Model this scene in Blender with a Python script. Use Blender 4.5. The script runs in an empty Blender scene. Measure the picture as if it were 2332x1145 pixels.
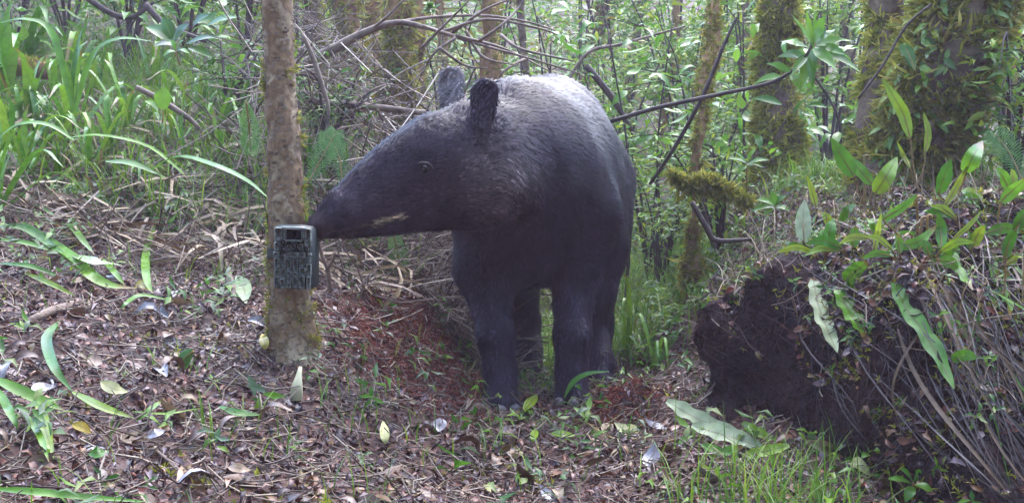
import bpy, math
import numpy as np

# ------------------------------------------------------------------ camera, sky, sun, exposure
SC = bpy.context.scene
COL = SC.collection
rng = np.random.default_rng(7)
FOC, CX, CY = 2500.0, 1166.0, 572.5            # focal length and centre, in photograph pixels
CAM_H, PITCH = 0.55, math.atan(92.5/2500.0)
cam_data = bpy.data.cameras.new('camera'); cam = bpy.data.objects.new('camera', cam_data); COL.objects.link(cam)
cam.location = (0, 0, CAM_H); cam.rotation_euler = (math.pi/2-PITCH, 0, 0)
cam_data.sensor_width = 36; cam_data.lens = 36*FOC/2332; cam_data.clip_start = 0.02; cam_data.clip_end = 500
cam_data.dof.use_dof = False
SC.camera = cam
SUN_EL, SUN_AZ = math.radians(58), math.radians(20)      # high, a little behind the animal
world = bpy.data.worlds.new('World'); SC.world = world; world.use_nodes = True
wn = world.node_tree; bg = wn.nodes['Background']
sky = wn.nodes.new('ShaderNodeTexSky'); sky.sky_type = 'NISHITA'; sky.sun_disc = False
sky.sun_elevation = SUN_EL; sky.sun_rotation = SUN_AZ; sky.air_density = 1.0; sky.dust_density = 1.0; sky.ozone_density = 2.0
wn.links.new(sky.outputs[0], bg.inputs[0]); bg.inputs[1].default_value = 0.15
sd = bpy.data.lights.new('sun', 'SUN'); sun = bpy.data.objects.new('sun', sd); COL.objects.link(sun)
sd.energy = 0.6; sd.angle = math.radians(75); sd.color = (1.0, 0.97, 0.94)
sun.rotation_euler = (math.pi/2-SUN_EL, 0, math.pi-SUN_AZ)
SC.view_settings.view_transform = 'Standard'; SC.view_settings.look = 'None'
SC.view_settings.exposure = 3.4; SC.view_settings.gamma = 1.0
SC.cycles.use_denoising = True
SC.cycles.max_bounces = 4; SC.cycles.diffuse_bounces = 2; SC.cycles.glossy_bounces = 2
SC.cycles.transmission_bounces = 2; SC.cycles.volume_bounces = 1; SC.cycles.transparent_max_bounces = 4
SC.cycles.caustics_reflective = False; SC.cycles.caustics_refractive = False

# ------------------------------------------------------------------ maths helpers
_R = np.array([1.0, 0, 0]); _F = np.array([0, math.cos(PITCH), -math.sin(PITCH)]); _U = np.array([0, math.sin(PITCH), math.cos(PITCH)])
CAM = np.array([0, 0, CAM_H])
def ray(px, py): return _F+(px-CX)/FOC*_R-(py-CY)/FOC*_U
def P(px, py, d): return CAM+ray(px, py)*d               # the point in the place, d metres away
def unit(v):
    v = np.asarray(v, float); return v/np.maximum(np.linalg.norm(v, axis=-1, keepdims=True), 1e-9)
def sstep(a, b, x):
    t = np.clip((x-a)/(b-a), 0, 1); return t*t*(3-2*t)
def _hash(ix, iy, iz, s):
    h = (ix.astype(np.int64)*374761393+iy.astype(np.int64)*668265263+iz.astype(np.int64)*2147483647+s*1274126177) & 0xffffffff
    h = ((h ^ (h >> 13))*1274126177) & 0xffffffff
    h = ((h ^ (h >> 16))*2246822519) & 0xffffffff
    return ((h ^ (h >> 15)) & 0xffff)/65535.0
def vnoise(p, s=0):
    p = np.asarray(p, float); i = np.floor(p); f = p-i; f = f*f*(3-2*f); ix, iy, iz = i[..., 0], i[..., 1], i[..., 2]
    fx, fy, fz = f[..., 0], f[..., 1], f[..., 2]; r = 0
    for dx in (0, 1):
        for dy in (0, 1):
            for dz in (0, 1):
                r = r+_hash(ix+dx, iy+dy, iz+dz, s)*(fx if dx else 1-fx)*(fy if dy else 1-fy)*(fz if dz else 1-fz)
    return r*2-1
def fbm(p, oct=3, s=0):
    r = 0; a = 1.0
    for k in range(oct):
        r = r+a*vnoise(np.asarray(p)*(2.03**k), s+k*17); a *= .5
    return r
def catmull(pts, n):
    pts = np.asarray(pts, float); m = len(pts)
    if m == 2: return pts[0]+(pts[1]-pts[0])*np.linspace(0, 1, n)[:, None]
    e = np.vstack([2*pts[0]-pts[1], pts, 2*pts[-1]-pts[-2]])
    u = np.linspace(0, m-1, n); i = np.minimum(u.astype(int), m-2); t = (u-i)[:, None]
    p0, p1, p2, p3 = e[i], e[i+1], e[i+2], e[i+3]
    return .5*(2*p1+(p2-p0)*t+(2*p0-5*p1+4*p2-p3)*t*t+(3*p1-p0-3*p2+p3)*t**3)

# ------------------------------------------------------------------ mesh and object helpers
def mesh_np(name, V, F, mat=None, smooth=True, uv=None, col=None):
    V = np.asarray(V, np.float32).reshape(-1, 3); F = np.asarray(F, np.int32); k = F.shape[1]; n = len(F)
    me = bpy.data.meshes.new(name); me.vertices.add(len(V)); me.vertices.foreach_set('co', V.ravel())
    me.loops.add(n*k); me.loops.foreach_set('vertex_index', F.ravel()); me.polygons.add(n)
    me.polygons.foreach_set('loop_start', np.arange(0, n*k, k, dtype=np.int32))
    if smooth: me.polygons.foreach_set('use_smooth', np.ones(n, bool))
    if uv is not None:
        l = me.uv_layers.new(name='UVMap'); l.data.foreach_set('uv', np.asarray(uv, np.float32)[F.ravel()].ravel())
    if col is not None:
        a = me.color_attributes.new('tint', 'FLOAT_COLOR', 'POINT')
        c = np.ones((len(V), 4), np.float32); c[:, :3] = col; a.data.foreach_set('color', c.ravel())
    me.update(calc_edges=True)
    if mat is not None: me.materials.append(mat)
    return me
def link(name, data, parent=None, loc=None, label=None, cat=None, group=None, kind=None, matrix=None):
    o = bpy.data.objects.new(name, data); COL.objects.link(o)
    if parent is not None: o.parent = parent
    if loc is not None: o.location = tuple(map(float, loc))
    if matrix is not None: o.matrix_local = matrix
    for k, v in (('label', label), ('category', cat), ('group', group), ('kind', kind)):
        if v: o[k] = v
    return o
def thing(name, label, cat, loc=(0, 0, 0), group=None): return link(name, None, None, loc, label, cat, group)
def local(V, root): return np.asarray(V)-np.array(root.location)
from mathutils import Matrix
def mtx(R, t):
    m = Matrix.Identity(4)
    for i in range(3):
        for j in range(3): m[i][j] = float(R[i, j])
        m[i][3] = float(t[i])
    return m
def stack(parts):                                             # [(V, F, uv or None)...] -> one
    Vs, Fs, Us, o = [], [], [], 0
    for p in parts:
        Vs.append(p[0]); Fs.append(np.asarray(p[1])+o); o += len(p[0])
        if len(p) > 2 and p[2] is not None: Us.append(p[2])
    return np.vstack(Vs), np.vstack(Fs), (np.vstack(Us) if len(Us) == len(parts) else None)
def instances(V, F, pos, R, sc, uv=None):                     # many copies of a small template, one mesh; R (n,3,3) columns = axes
    n, m = len(pos), len(V); sc = np.asarray(sc, float)
    if sc.ndim == 1: sc = sc[:, None]*np.ones(3)
    W = np.einsum('nij,nmj->nmi', R, V[None]*sc[:, None, :])+np.asarray(pos)[:, None, :]
    G = F[None]+(np.arange(n)*m)[:, None, None]
    return W.reshape(-1, 3), G.reshape(-1, F.shape[1]), (np.tile(uv, (n, 1)) if uv is not None else None)
def basis(t, nrm):                                            # x = t, z close to nrm
    t = unit(t); b = unit(np.cross(nrm, t)); n = np.cross(t, b); return np.stack([t, b, n], axis=-1)
def rand_basis(n, up=None, tilt=.4, r=rng):
    a = r.uniform(0, 2*np.pi, n); t = np.stack([np.cos(a), np.sin(a), r.normal(0, tilt*.5, n)], -1)
    nn = np.tile([0, 0, 1.0], (n, 1)) if up is None else np.array(up)
    nn = unit(nn+r.normal(0, tilt, (n, 3)))
    t = unit(t-(t*nn).sum(-1, keepdims=True)*nn); return basis(t, nn)
def ribbon(pts, w, side=None, crease=.25, n=10, wave=0., tip=.08, seed=0):
    """leaf blade along a spine: three verts across, pointed tip; w = width profile values or one width"""
    s = catmull(pts, n); t = unit(np.gradient(s, axis=0)); u = np.linspace(0, 1, n)
    if np.ndim(w) == 0: prof = w*np.clip(np.minimum(1.0, .35+u*4)*np.clip((1-u)/.45, 0, 1)**.6, tip, 1)
    else: prof = np.interp(u, np.linspace(0, 1, len(w)), w)
    if side is None: side = np.array([0, 0, 1.0])
    b = unit(np.cross(t, np.broadcast_to(side, t.shape))+1e-6); nn = np.cross(b, t)
    r = np.random.default_rng(seed); ph = r.uniform(0, 6)
    wv = wave*np.sin(u*22+ph)[:, None]*prof[:, None]; wv2 = wave*np.sin(u*25+ph+2)[:, None]*prof[:, None]
    L = s-b*prof[:, None]/2+nn*(crease*prof[:, None]/2+wv); Rr = s+b*prof[:, None]/2+nn*(crease*prof[:, None]/2+wv2)
    V = np.stack([L, s, Rr], 1).reshape(-1, 3)
    F = [(3*i+j, 3*i+j+1, 3*i+j+4, 3*i+j+3) for i in range(n-1) for j in (0, 1)]
    uv = np.stack([np.tile([0, .5, 1], n), np.repeat(u, 3)], -1)
    return V, np.array(F), uv
def tube(pts, rad, n=None, seg=8, bump=0., freq=8., seed=0, cap=True):
    n = n or max(4, len(pts)*4); s = catmull(pts, n); t = unit(np.gradient(s, axis=0)); u = np.linspace(0, 1, n)
    r = np.interp(u, np.linspace(0, 1, len(rad)), rad) if np.ndim(rad) else np.full(n, rad)
    ref = np.array([0, 1.0, 0]) if abs(t[:, 1]).mean() < .7 else np.array([1.0, 0, 0])
    a = unit(np.cross(t, ref)); b = np.cross(t, a); th = np.linspace(0, 2*np.pi, seg, endpoint=False)
    d = a[:, None]*np.cos(th)[None, :, None]+b[:, None]*np.sin(th)[None, :, None]
    V = s[:, None]+d*r[:, None, None]
    if bump: V = V+d*(fbm(V*freq, 3, seed)*bump)[..., None]
    V = V.reshape(-1, 3); F = []
    for i in range(n-1):
        for j in range(seg): k = (j+1) % seg; F.append((i*seg+j, i*seg+k, (i+1)*seg+k, (i+1)*seg+j))
    if cap:
        c0, c1 = len(V), len(V)+1; V = np.vstack([V, s[:1], s[-1:]])
        for j in range(0, seg, 2):
            k, l = (j+1) % seg, (j+2) % seg
            F.append((c0, l, k, j)); F.append((c1, (n-1)*seg+j, (n-1)*seg+k, (n-1)*seg+l))
    uv = np.zeros((len(V), 2)); uv[:n*seg, 1] = np.repeat(u, seg); uv[:n*seg, 0] = np.tile(th/6.283, n)
    return V, np.array(F), uv
def surf_samples(V, F, n, r=rng):                             # random points and normals on a quad or tri mesh
    A = V[F[:, 0]]; B = V[F[:, 1]]; C = V[F[:, 2]]; D = V[F[:, 3]] if F.shape[1] == 4 else V[F[:, 2]]
    N = np.cross(C-A, D-B) if F.shape[1] == 4 else np.cross(B-A, C-A)
    ar = np.linalg.norm(N, axis=1)+1e-12; i = r.choice(len(F), n, p=ar/ar.sum())
    u = r.random((n, 1)); v = r.random((n, 1))
    p = (A[i]*(1-u)+B[i]*u)*(1-v)+(D[i]*(1-u)+C[i]*u)*v if F.shape[1] == 4 else A[i]*(1-np.sqrt(u))+np.sqrt(u)*(B[i]*(1-v)+C[i]*v)
    return p, N[i]/ar[i][:, None], i
def surface_nets(vol, o, h):
    ins = vol < 0; nx, ny, nz = vol.shape
    acc = np.zeros((nx-1, ny-1, nz-1, 3), np.float32); cnt = np.zeros((nx-1, ny-1, nz-1), np.float32)
    cor = [(a, b, c) for a in (0, 1) for b in (0, 1) for c in (0, 1)]
    sl = lambda a, n: slice(a, n-1+a)
    for p in cor:
        for ax in range(3):
            if p[ax]: continue
            q = list(p); q[ax] = 1
            va = vol[sl(p[0], nx), sl(p[1], ny), sl(p[2], nz)]; vb = vol[sl(q[0], nx), sl(q[1], ny), sl(q[2], nz)]
            m = (va < 0) != (vb < 0); t = np.where(m, va/np.where(m, va-vb, 1), 0)
            for k in range(3): acc[..., k] += m*(p[k]+(t if k == ax else 0))
            cnt += m
    act = cnt > 0; idx = -np.ones(act.shape, np.int64); idx[act] = np.arange(act.sum())
    V = acc[act]/cnt[act][:, None]+np.argwhere(act); V = V*h+np.asarray(o); Fs = []
    for ax in range(3):
        b, c = (ax+1) % 3, (ax+2) % 3
        A = np.moveaxis(ins, (ax, b, c), (0, 1, 2)); I = np.moveaxis(idx, (ax, b, c), (0, 1, 2))
        m = A[:-1, 1:-1, 1:-1] != A[1:, 1:-1, 1:-1]; w = np.argwhere(m); i, j, k = w[:, 0], w[:, 1]+1, w[:, 2]+1
        q = np.stack([I[i, j-1, k-1], I[i, j, k-1], I[i, j, k], I[i, j-1, k]], 1)
        flip = ~A[i, j, k]; q[flip] = q[flip][:, ::-1]; Fs.append(q)
    return V, np.vstack(Fs)

# ------------------------------------------------------------------ materials (procedural)
def ramp_node(nt, cols, interp='LINEAR', pos=None):
    r = nt.nodes.new('ShaderNodeValToRGB'); r.color_ramp.interpolation = interp; n = len(cols); e = r.color_ramp.elements
    pos = pos or [i/n if interp == 'CONSTANT' else i/max(1, n-1) for i in range(n)]
    while len(e) < n: e.new(.5)
    for i, c in enumerate(cols): e[i].position = pos[i]; e[i].color = (*c, 1)
    return r
def M(name, cols, src='object', rough=.5, spec=.5, transl=0., noise=30., namt=.25, bump=0., bscale=60., rvar=0., rib=None, interp='LINEAR', stretch=None, coat=0., bdist=.01, tips=None):
    m = bpy.data.materials.new(name); m.use_nodes = True; nt = m.node_tree; L = nt.links; pb = nt.nodes['Principled BSDF']
    tc = nt.nodes.new('ShaderNodeTexCoord'); nz = nt.nodes.new('ShaderNodeTexNoise'); nz.inputs['Scale'].default_value = noise; nz.inputs['Detail'].default_value = 5
    vec = tc.outputs['Object']
    if stretch:
        mp = nt.nodes.new('ShaderNodeMapping'); mp.inputs['Scale'].default_value = stretch; L.new(vec, mp.inputs[0]); vec = mp.outputs[0]
    L.new(vec, nz.inputs['Vector'])
    if src == 'object': fac = nt.nodes.new('ShaderNodeObjectInfo').outputs['Random']
    elif src == 'island': fac = nt.nodes.new('ShaderNodeNewGeometry').outputs['Random Per Island']
    elif src == 'tint': fac = None
    else: fac = nz.outputs['Fac']
    if fac is None:
        a = nt.nodes.new('ShaderNodeAttribute'); a.attribute_name = 'tint'; c = a.outputs['Color']
    else:
        if src == 'noise':
            mr = nt.nodes.new('ShaderNodeMapRange'); mr.inputs[1].default_value = .28; mr.inputs[2].default_value = .72; L.new(fac, mr.inputs[0]); fac = mr.outputs[0]
        rp = ramp_node(nt, cols, interp); L.new(fac, rp.inputs[0]); c = rp.outputs[0]
    if namt and src != 'noise':
        mx = nt.nodes.new('ShaderNodeMix'); mx.data_type = 'RGBA'; mx.blend_type = 'MULTIPLY'; mx.inputs[0].default_value = 1
        r2 = ramp_node(nt, [(1-namt*1.6,)*3, (1+namt,)*3], pos=[.3, .7]); L.new(nz.outputs['Fac'], r2.inputs[0]); L.new(c, mx.inputs[6]); L.new(r2.outputs[0], mx.inputs[7]); c = mx.outputs[2]
    if rib:
        uvn = nt.nodes.new('ShaderNodeUVMap'); sp = nt.nodes.new('ShaderNodeSeparateXYZ'); L.new(uvn.outputs[0], sp.inputs[0])
        s1 = nt.nodes.new('ShaderNodeMath'); s1.operation = 'SUBTRACT'; s1.inputs[1].default_value = .5; L.new(sp.outputs[0], s1.inputs[0])
        s2 = nt.nodes.new('ShaderNodeMath'); s2.operation = 'ABSOLUTE'; L.new(s1.outputs[0], s2.inputs[0])
        s3 = nt.nodes.new('ShaderNodeMapRange'); s3.inputs[1].default_value = .03; s3.inputs[2].default_value = .09; s3.inputs[3].default_value = .75; s3.inputs[4].default_value = 0; L.new(s2.outputs[0], s3.inputs[0])
        mx = nt.nodes.new('ShaderNodeMix'); mx.data_type = 'RGBA'; L.new(s3.outputs[0], mx.inputs[0]); L.new(c, mx.inputs[6]); mx.inputs[7].default_value = (*rib, 1); c = mx.outputs[2]
    if tips:
        uv2 = nt.nodes.new('ShaderNodeUVMap'); sp2 = nt.nodes.new('ShaderNodeSeparateXYZ'); L.new(uv2.outputs[0], sp2.inputs[0])
        ad = nt.nodes.new('ShaderNodeMath'); ad.operation = 'ADD'; n5 = nt.nodes.new('ShaderNodeTexNoise'); n5.inputs['Scale'].default_value = 35; L.new(tc.outputs['Object'], n5.inputs['Vector']); oi = nt.nodes.new('ShaderNodeObjectInfo')
        m5 = nt.nodes.new('ShaderNodeMath'); m5.operation = 'MULTIPLY_ADD'; m5.inputs[1].default_value = .5; L.new(n5.outputs['Fac'], m5.inputs[0]); L.new(oi.outputs['Random'], m5.inputs[2])
        m6 = nt.nodes.new('ShaderNodeMath'); m6.operation = 'MULTIPLY'; m6.inputs[1].default_value = .35; L.new(m5.outputs[0], m6.inputs[0]); L.new(m6.outputs[0], ad.inputs[0]); L.new(sp2.outputs[1], ad.inputs[1])
        mr5 = nt.nodes.new('ShaderNodeMapRange'); mr5.inputs[1].default_value = 1.17; mr5.inputs[2].default_value = 1.26; L.new(ad.outputs[0], mr5.inputs[0])
        mx = nt.nodes.new('ShaderNodeMix'); mx.data_type = 'RGBA'; L.new(mr5.outputs[0], mx.inputs[0]); L.new(c, mx.inputs[6]); mx.inputs[7].default_value = (*tips, 1); c = mx.outputs[2]
    L.new(c, pb.inputs['Base Color']); pb.inputs['Roughness'].default_value = rough; pb.inputs['Specular IOR Level'].default_value = spec
    if coat: pb.inputs['Coat Weight'].default_value = coat; pb.inputs['Coat Roughness'].default_value = .12
    if rvar:
        mr = nt.nodes.new('ShaderNodeMapRange'); mr.inputs[1].default_value = .35; mr.inputs[2].default_value = .65; mr.inputs[3].default_value = max(.03, rough-rvar); mr.inputs[4].default_value = min(1, rough+rvar)
        n3 = nt.nodes.new('ShaderNodeTexNoise'); n3.inputs['Scale'].default_value = noise*.7; L.new(vec, n3.inputs['Vector']); L.new(n3.outputs['Fac'], mr.inputs[0]); L.new(mr.outputs[0], pb.inputs['Roughness'])
    if bump:
        n2 = nt.nodes.new('ShaderNodeTexNoise'); n2.inputs['Scale'].default_value = bscale; n2.inputs['Detail'].default_value = 6; L.new(vec, n2.inputs['Vector'])
        bm = nt.nodes.new('ShaderNodeBump'); bm.inputs['Strength'].default_value = bump; bm.inputs['Distance'].default_value = bdist; L.new(n2.outputs['Fac'], bm.inputs['Height']); L.new(bm.outputs[0], pb.inputs['Normal'])
    if transl:
        tr = nt.nodes.new('ShaderNodeBsdfTranslucent'); L.new(c, tr.inputs[0]); ms = nt.nodes.new('ShaderNodeMixShader'); ms.inputs[0].default_value = transl
        L.new(pb.outputs[0], ms.inputs[1]); L.new(tr.outputs[0], ms.inputs[2]); L.new(ms.outputs[0], nt.nodes['Material Output'].inputs[0])
    return m
m_soil = M('damp_soil', [(.022, .008, .006), (.06, .021, .014), (.10, .036, .022), (.04, .015, .010)], 'noise', .6, .4, noise=14, bump=.8, bscale=45, bdist=.02)
m_redsoil = M('red_earth', [(.07, .016, .012), (.20, .045, .028), (.30, .08, .05)], 'noise', .8, .25, noise=22, bump=.9, bscale=60, bdist=.02)
m_bank = M('dark_bank_earth', [(.007, .004, .005), (.020, .010, .009), (.038, .018, .014)], 'noise', .85, .2, noise=9, bump=1., bscale=40, bdist=.03)
LIT = [(.020, .006, .006), (.075, .020, .014), (.13, .043, .026), (.042, .012, .012), (.20, .078, .045), (.09, .04, .045), (.03, .009, .008), (.28, .135, .065), (.14, .030, .016), (.15, .092, .10), (.055, .016, .016), (.18, .11, .035)]
m_litter = M('wet_leaf_litter', LIT, 'island', .42, .45, .05, noise=60, namt=.35, interp='CONSTANT', rvar=.16)
m_twig = M('dead_twigs', [(.07, .04, .03), (.17, .11, .08), (.27, .19, .13), (.12, .08, .06), (.33, .26, .2)], 'island', .55, .4, noise=80, interp='CONSTANT')
m_dead = M('dead_strap_leaves', [(.20, .12, .06), (.32, .22, .11), (.13, .07, .045), (.40, .30, .18)], 'island', .5, .4, .1, noise=40)
m_rootlet = M('red_rootlets', [(.10, .020, .015), (.21, .042, .028), (.27, .085, .045), (.06, .013, .011)], 'island', .6, .3, noise=40)
m_bark = M('pale_bark', [(.10, .055, .032), (.31, .195, .11), (.19, .11, .06), (.40, .29, .185), (.12, .065, .04)], 'noise', .8, .25, noise=22, bump=.8, bscale=40, stretch=(1, 1, .8), bdist=.012)
m_dbark = M('mossy_dark_bark', [(.03, .02, .017), (.10, .065, .045), (.17, .12, .07), (.055, .038, .026)], 'noise', .85, .2, noise=12, bump=.9, bscale=30, bdist=.02)
m_bbark = M('brown_bark', [(.07, .035, .02), (.24, .125, .06), (.32, .19, .085), (.12, .06, .035)], 'noise', .85, .2, noise=9, bump=.9, bscale=30, bdist=.02)
m_branch = M('dead_branch_bark', [(.07, .045, .035), (.19, .13, .10), (.25, .18, .13)], 'noise', .7, .3, noise=25, bump=.5, bscale=60)
m_dbranch = M('dark_branch_bark', [(.022, .015, .014), (.06, .04, .035), (.09, .065, .05)], 'noise', .7, .3, noise=25, bump=.5, bscale=60)
MOSSY = [(.22, .20, .03), (.40, .35, .06), (.28, .28, .04), (.52, .46, .13), (.14, .16, .025), (.34, .24, .045), (.20, .26, .05), (.10, .11, .03)]
m_moss = M('yellow_moss', MOSSY, 'island', .7, .15, .45, noise=30, namt=.2)
m_mossg = M('green_moss', [(.09, .12, .015), (.24, .26, .03), (.37, .36, .05), (.50, .44, .08), (.14, .20, .02)], 'island', .7, .15, .45, noise=30, namt=.2)
GREEN = [(0.037, 0.120, 0.007), (0.069, 0.190, 0.011), (0.120, 0.260, 0.015), (0.055, 0.150, 0.018), (0.175, 0.300, 0.021), (0.046, 0.130, 0.015)]
m_fol = M('small_wet_leaves', GREEN+[(.20, .26, .06), (.10, .16, .08)], 'island', .32, .38, .42, noise=40, namt=.15, interp='CONSTANT')
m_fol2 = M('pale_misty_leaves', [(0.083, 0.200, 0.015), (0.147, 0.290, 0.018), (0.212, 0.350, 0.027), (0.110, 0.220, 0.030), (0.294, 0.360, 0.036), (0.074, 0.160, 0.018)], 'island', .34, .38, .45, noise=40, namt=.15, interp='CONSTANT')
m_olive = M('olive_mossy_leaves', [(.16, .15, .03), (.26, .22, .04), (.12, .14, .03), (.34, .27, .06), (.20, .24, .06), (.22, .14, .05)], 'island', .45, .4, .3, noise=40, namt=.2, interp='CONSTANT')
m_strap = M('strap_leaf_green', [(0.046, 0.160, 0.009), (0.083, 0.220, 0.012), (0.138, 0.290, 0.018), (0.202, 0.340, 0.024)], 'object', .34, .4, .3, noise=18, namt=.2, rvar=.12, tips=(0.202, 0.130, 0.024))
m_grass = M('grass_blades', [(0.055, 0.160, 0.012), (0.101, 0.240, 0.015), (0.166, 0.310, 0.024), (0.239, 0.330, 0.036), (0.083, 0.190, 0.030)], 'island', .4, .35, .4, noise=20, namt=.15)
m_fern = M('fern_frond_green', [(0.051, 0.180, 0.009), (0.092, 0.250, 0.012), (0.138, 0.310, 0.018)], 'object', .36, .4, .38, noise=25, namt=.25, rib=(0.092, 0.100, 0.012), tips=(0.202, 0.120, 0.018))
m_ferny = M('young_frond_yellow_green', [(0.202, 0.340, 0.018), (0.285, 0.360, 0.024), (0.248, 0.380, 0.027)], 'object', .35, .5, .35, noise=25, namt=.2, rib=(0.129, 0.120, 0.018))
m_pale = M('pale_frond_underside', [(.30, .36, .17), (.36, .40, .22)], 'object', .4, .4, .2, noise=25, namt=.25, rib=(.22, .2, .1))
m_stalk = M('orange_stalks', [(.22, .11, .03), (.30, .17, .04), (.26, .19, .06)], 'object', .5, .4, noise=40)
m_shrub = M('shrub_leaf', [(0.055, 0.170, 0.012), (0.092, 0.240, 0.018), (0.138, 0.300, 0.024), (0.184, 0.340, 0.030)], 'object', .28, .42, .4, noise=25, namt=.18, rib=(0.147, 0.260, 0.054))
m_broad = M('broad_leaf', [(0.032, 0.110, 0.012), (0.046, 0.150, 0.015), (0.074, 0.190, 0.018)], 'object', .28, .55, .25, noise=20, namt=.2, rib=(0.092, 0.200, 0.030))

# ------------------------------------------------------------------ the ground
_cp = [(0, 1.2, 0), (.5, 1.2, 0), (-.4, 1.2, .06), (-.8, 1.2, .14), (-1.4, 1.2, .3), (0, 2.0, .0), (0, 2.55, .01), (-.02, 2.9, .025), (.15, 3.0, .03), (.05, 3.75, -.01), (.26, 3.37, 0), (.3, 2.2, 0), (.28, 2.7, .03),
       (.06, 4.4, -.02), (.1, 5, .06), (-.42, 2.2, .12), (-.2, 1.9, .055), (-.7, 1.6, .12), (-.38, 2.75, .21), (-.22, 2.9, .13), (-.10, 2.9, .045), (-.25, 3.3, .25), (-.13, 3.3, .04), (-.12, 3.8, .0), (-.27, 3.8, .29),
       (-.47, 2.5, .225), (-.7, 2.5, .27), (-1.0, 2.2, .29), (-1.4, 3, .46), (-1.5, 3.6, .62), (-1.2, 4.2, .80), (-2, 5, 1.1), (-2.2, 4.2, .88), (-1.0, 3.4, .45), (-.6, 3.4, .38), (-.5, 4.2, .58), (-.4, 5, .55), (-.8, 5, .85),
       (-1.2, 6.2, 1.25), (0, 6.2, .45), (.5, 5, .14), (.61, 4, .24), (.45, 3.3, .05), (.8, 6, .4), (1.6, 6, .75), (.6, 8, .85), (-.6, 8, 1.3), (-2.2, 8, 1.9), (2.5, 8, 1.3), (0, 11, 1.95), (-3, 11, 2.7), (3, 11, 2.1), (0, 15, 3.7), (-4, 15, 4.1), (4, 15, 3.7),
       (.9, 2.2, 0), (.9, 2.7, .15), (.9, 3.2, .36), (.93, 4, .58), (1.3, 4, .68), (1.3, 3.3, .5), (1.7, 2.2, .1), (1.7, 3.3, .55), (2.4, 4.5, .85), (2.6, 2.5, .3), (1.2, 1.2, .05), (2.2, 1.2, .2), (-3, 2, .75), (-3, 6, 1.6), (-2.2, 1, .5), (4, 6, 1.1)]
_cp = np.array(_cp)
def _tps(d): return np.where(d > 0, d*d*np.log(np.maximum(d, 1e-9)), 0)
_n = len(_cp); _K = _tps(np.linalg.norm(_cp[:, None, :2]-_cp[None, :, :2], axis=-1))+np.eye(_n)*.002
_Pm = np.hstack([np.ones((_n, 1)), _cp[:, :2]]); _A = np.vstack([np.hstack([_K, _Pm]), np.hstack([_Pm.T, np.zeros((3, 3))])])
_sol = np.linalg.solve(_A, np.concatenate([_cp[:, 2], np.zeros(3)]))
FEET = [tuple(P(1141, 912, 2.91)), tuple(P(1303, 897, 2.98)), tuple(P(1207, 842, 3.76)), tuple(P(1362, 876, 3.37))]
def ground_z(x, y, fine=True):
    x = np.atleast_1d(np.asarray(x, float)); y = np.atleast_1d(np.asarray(y, float))
    xc = np.clip(x, -4, 4); yc = np.clip(y, .8, 15); sh = x.shape; q = np.stack([xc.ravel(), yc.ravel()], -1); out = np.empty(len(q))
    for i in range(0, len(q), 20000):
        s = q[i:i+20000]; out[i:i+20000] = _tps(np.linalg.norm(s[:, None]-_cp[None, :, :2], axis=-1))@_sol[:_n]+_sol[_n]+s@_sol[_n+1:]
    z = out.reshape(sh)+np.clip(x-xc, -40, 40)*.02*np.sign(x)+np.clip(y-yc, -6, 40)*.05
    clod = np.exp(-(((x-.29)/.085)**2+((y-2.82)/.07)**2))*.075+np.exp(-(((x-.37)/.06)**2+((y-2.72)/.06)**2))*.05
    if fine:
        p = np.stack([x, y, np.zeros_like(x)], -1); near = sstep(9, 4, y)
        z = z+fbm(p*4.2, 3, 3)*.016*(.4+near)+fbm(p*17, 2, 9)*.006*near
    z = z+clod
    for fx, fy, fz in FEET:
        w = np.exp(-(((x-fx)/.075)**2+((y-fy+.03)/.10)**2)**2); z = z*(1-w)+w*(fz-.028)
    return z
gx = np.unique(np.concatenate([np.linspace(-1.7, 1.8, 150), np.linspace(-5, 5, 60), np.linspace(-30, 30, 41)]))
gy = np.unique(np.concatenate([np.linspace(1.2, 4.6, 150), np.linspace(.0, 16, 70), np.linspace(-10, 40, 31)]))
GX, GY = np.meshgrid(gx, gy, indexing='ij'); GZ = ground_z(GX, GY)
GV = np.stack([GX, GY, GZ], -1).reshape(-1, 3); ii, jj = np.meshgrid(np.arange(len(gx)-1), np.arange(len(gy)-1), indexing='ij'); b0 = (ii*len(gy)+jj).ravel()
GF = np.stack([b0, b0+len(gy), b0+len(gy)+1, b0+1], 1)
ground_me = mesh_np('ground', GV, GF, m_soil)
ground_me.materials.append(m_redsoil)
fc = GV[GF].mean(1); red = (np.exp(-(((fc[:, 0]+.25)/.2)**2+((fc[:, 1]-2.98)/.42)**2))+fbm(fc*9, 3, 5)*.25) > .38
red |= (np.exp(-(((fc[:, 0]-.3)/.13)**2+((fc[:, 1]-2.78)/.12)**2))+fbm(fc*12, 3, 15)*.2) > .55
ground_me.polygons.foreach_set('material_index', red.astype(np.int32))
link('ground', ground_me, kind='structure')

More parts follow.
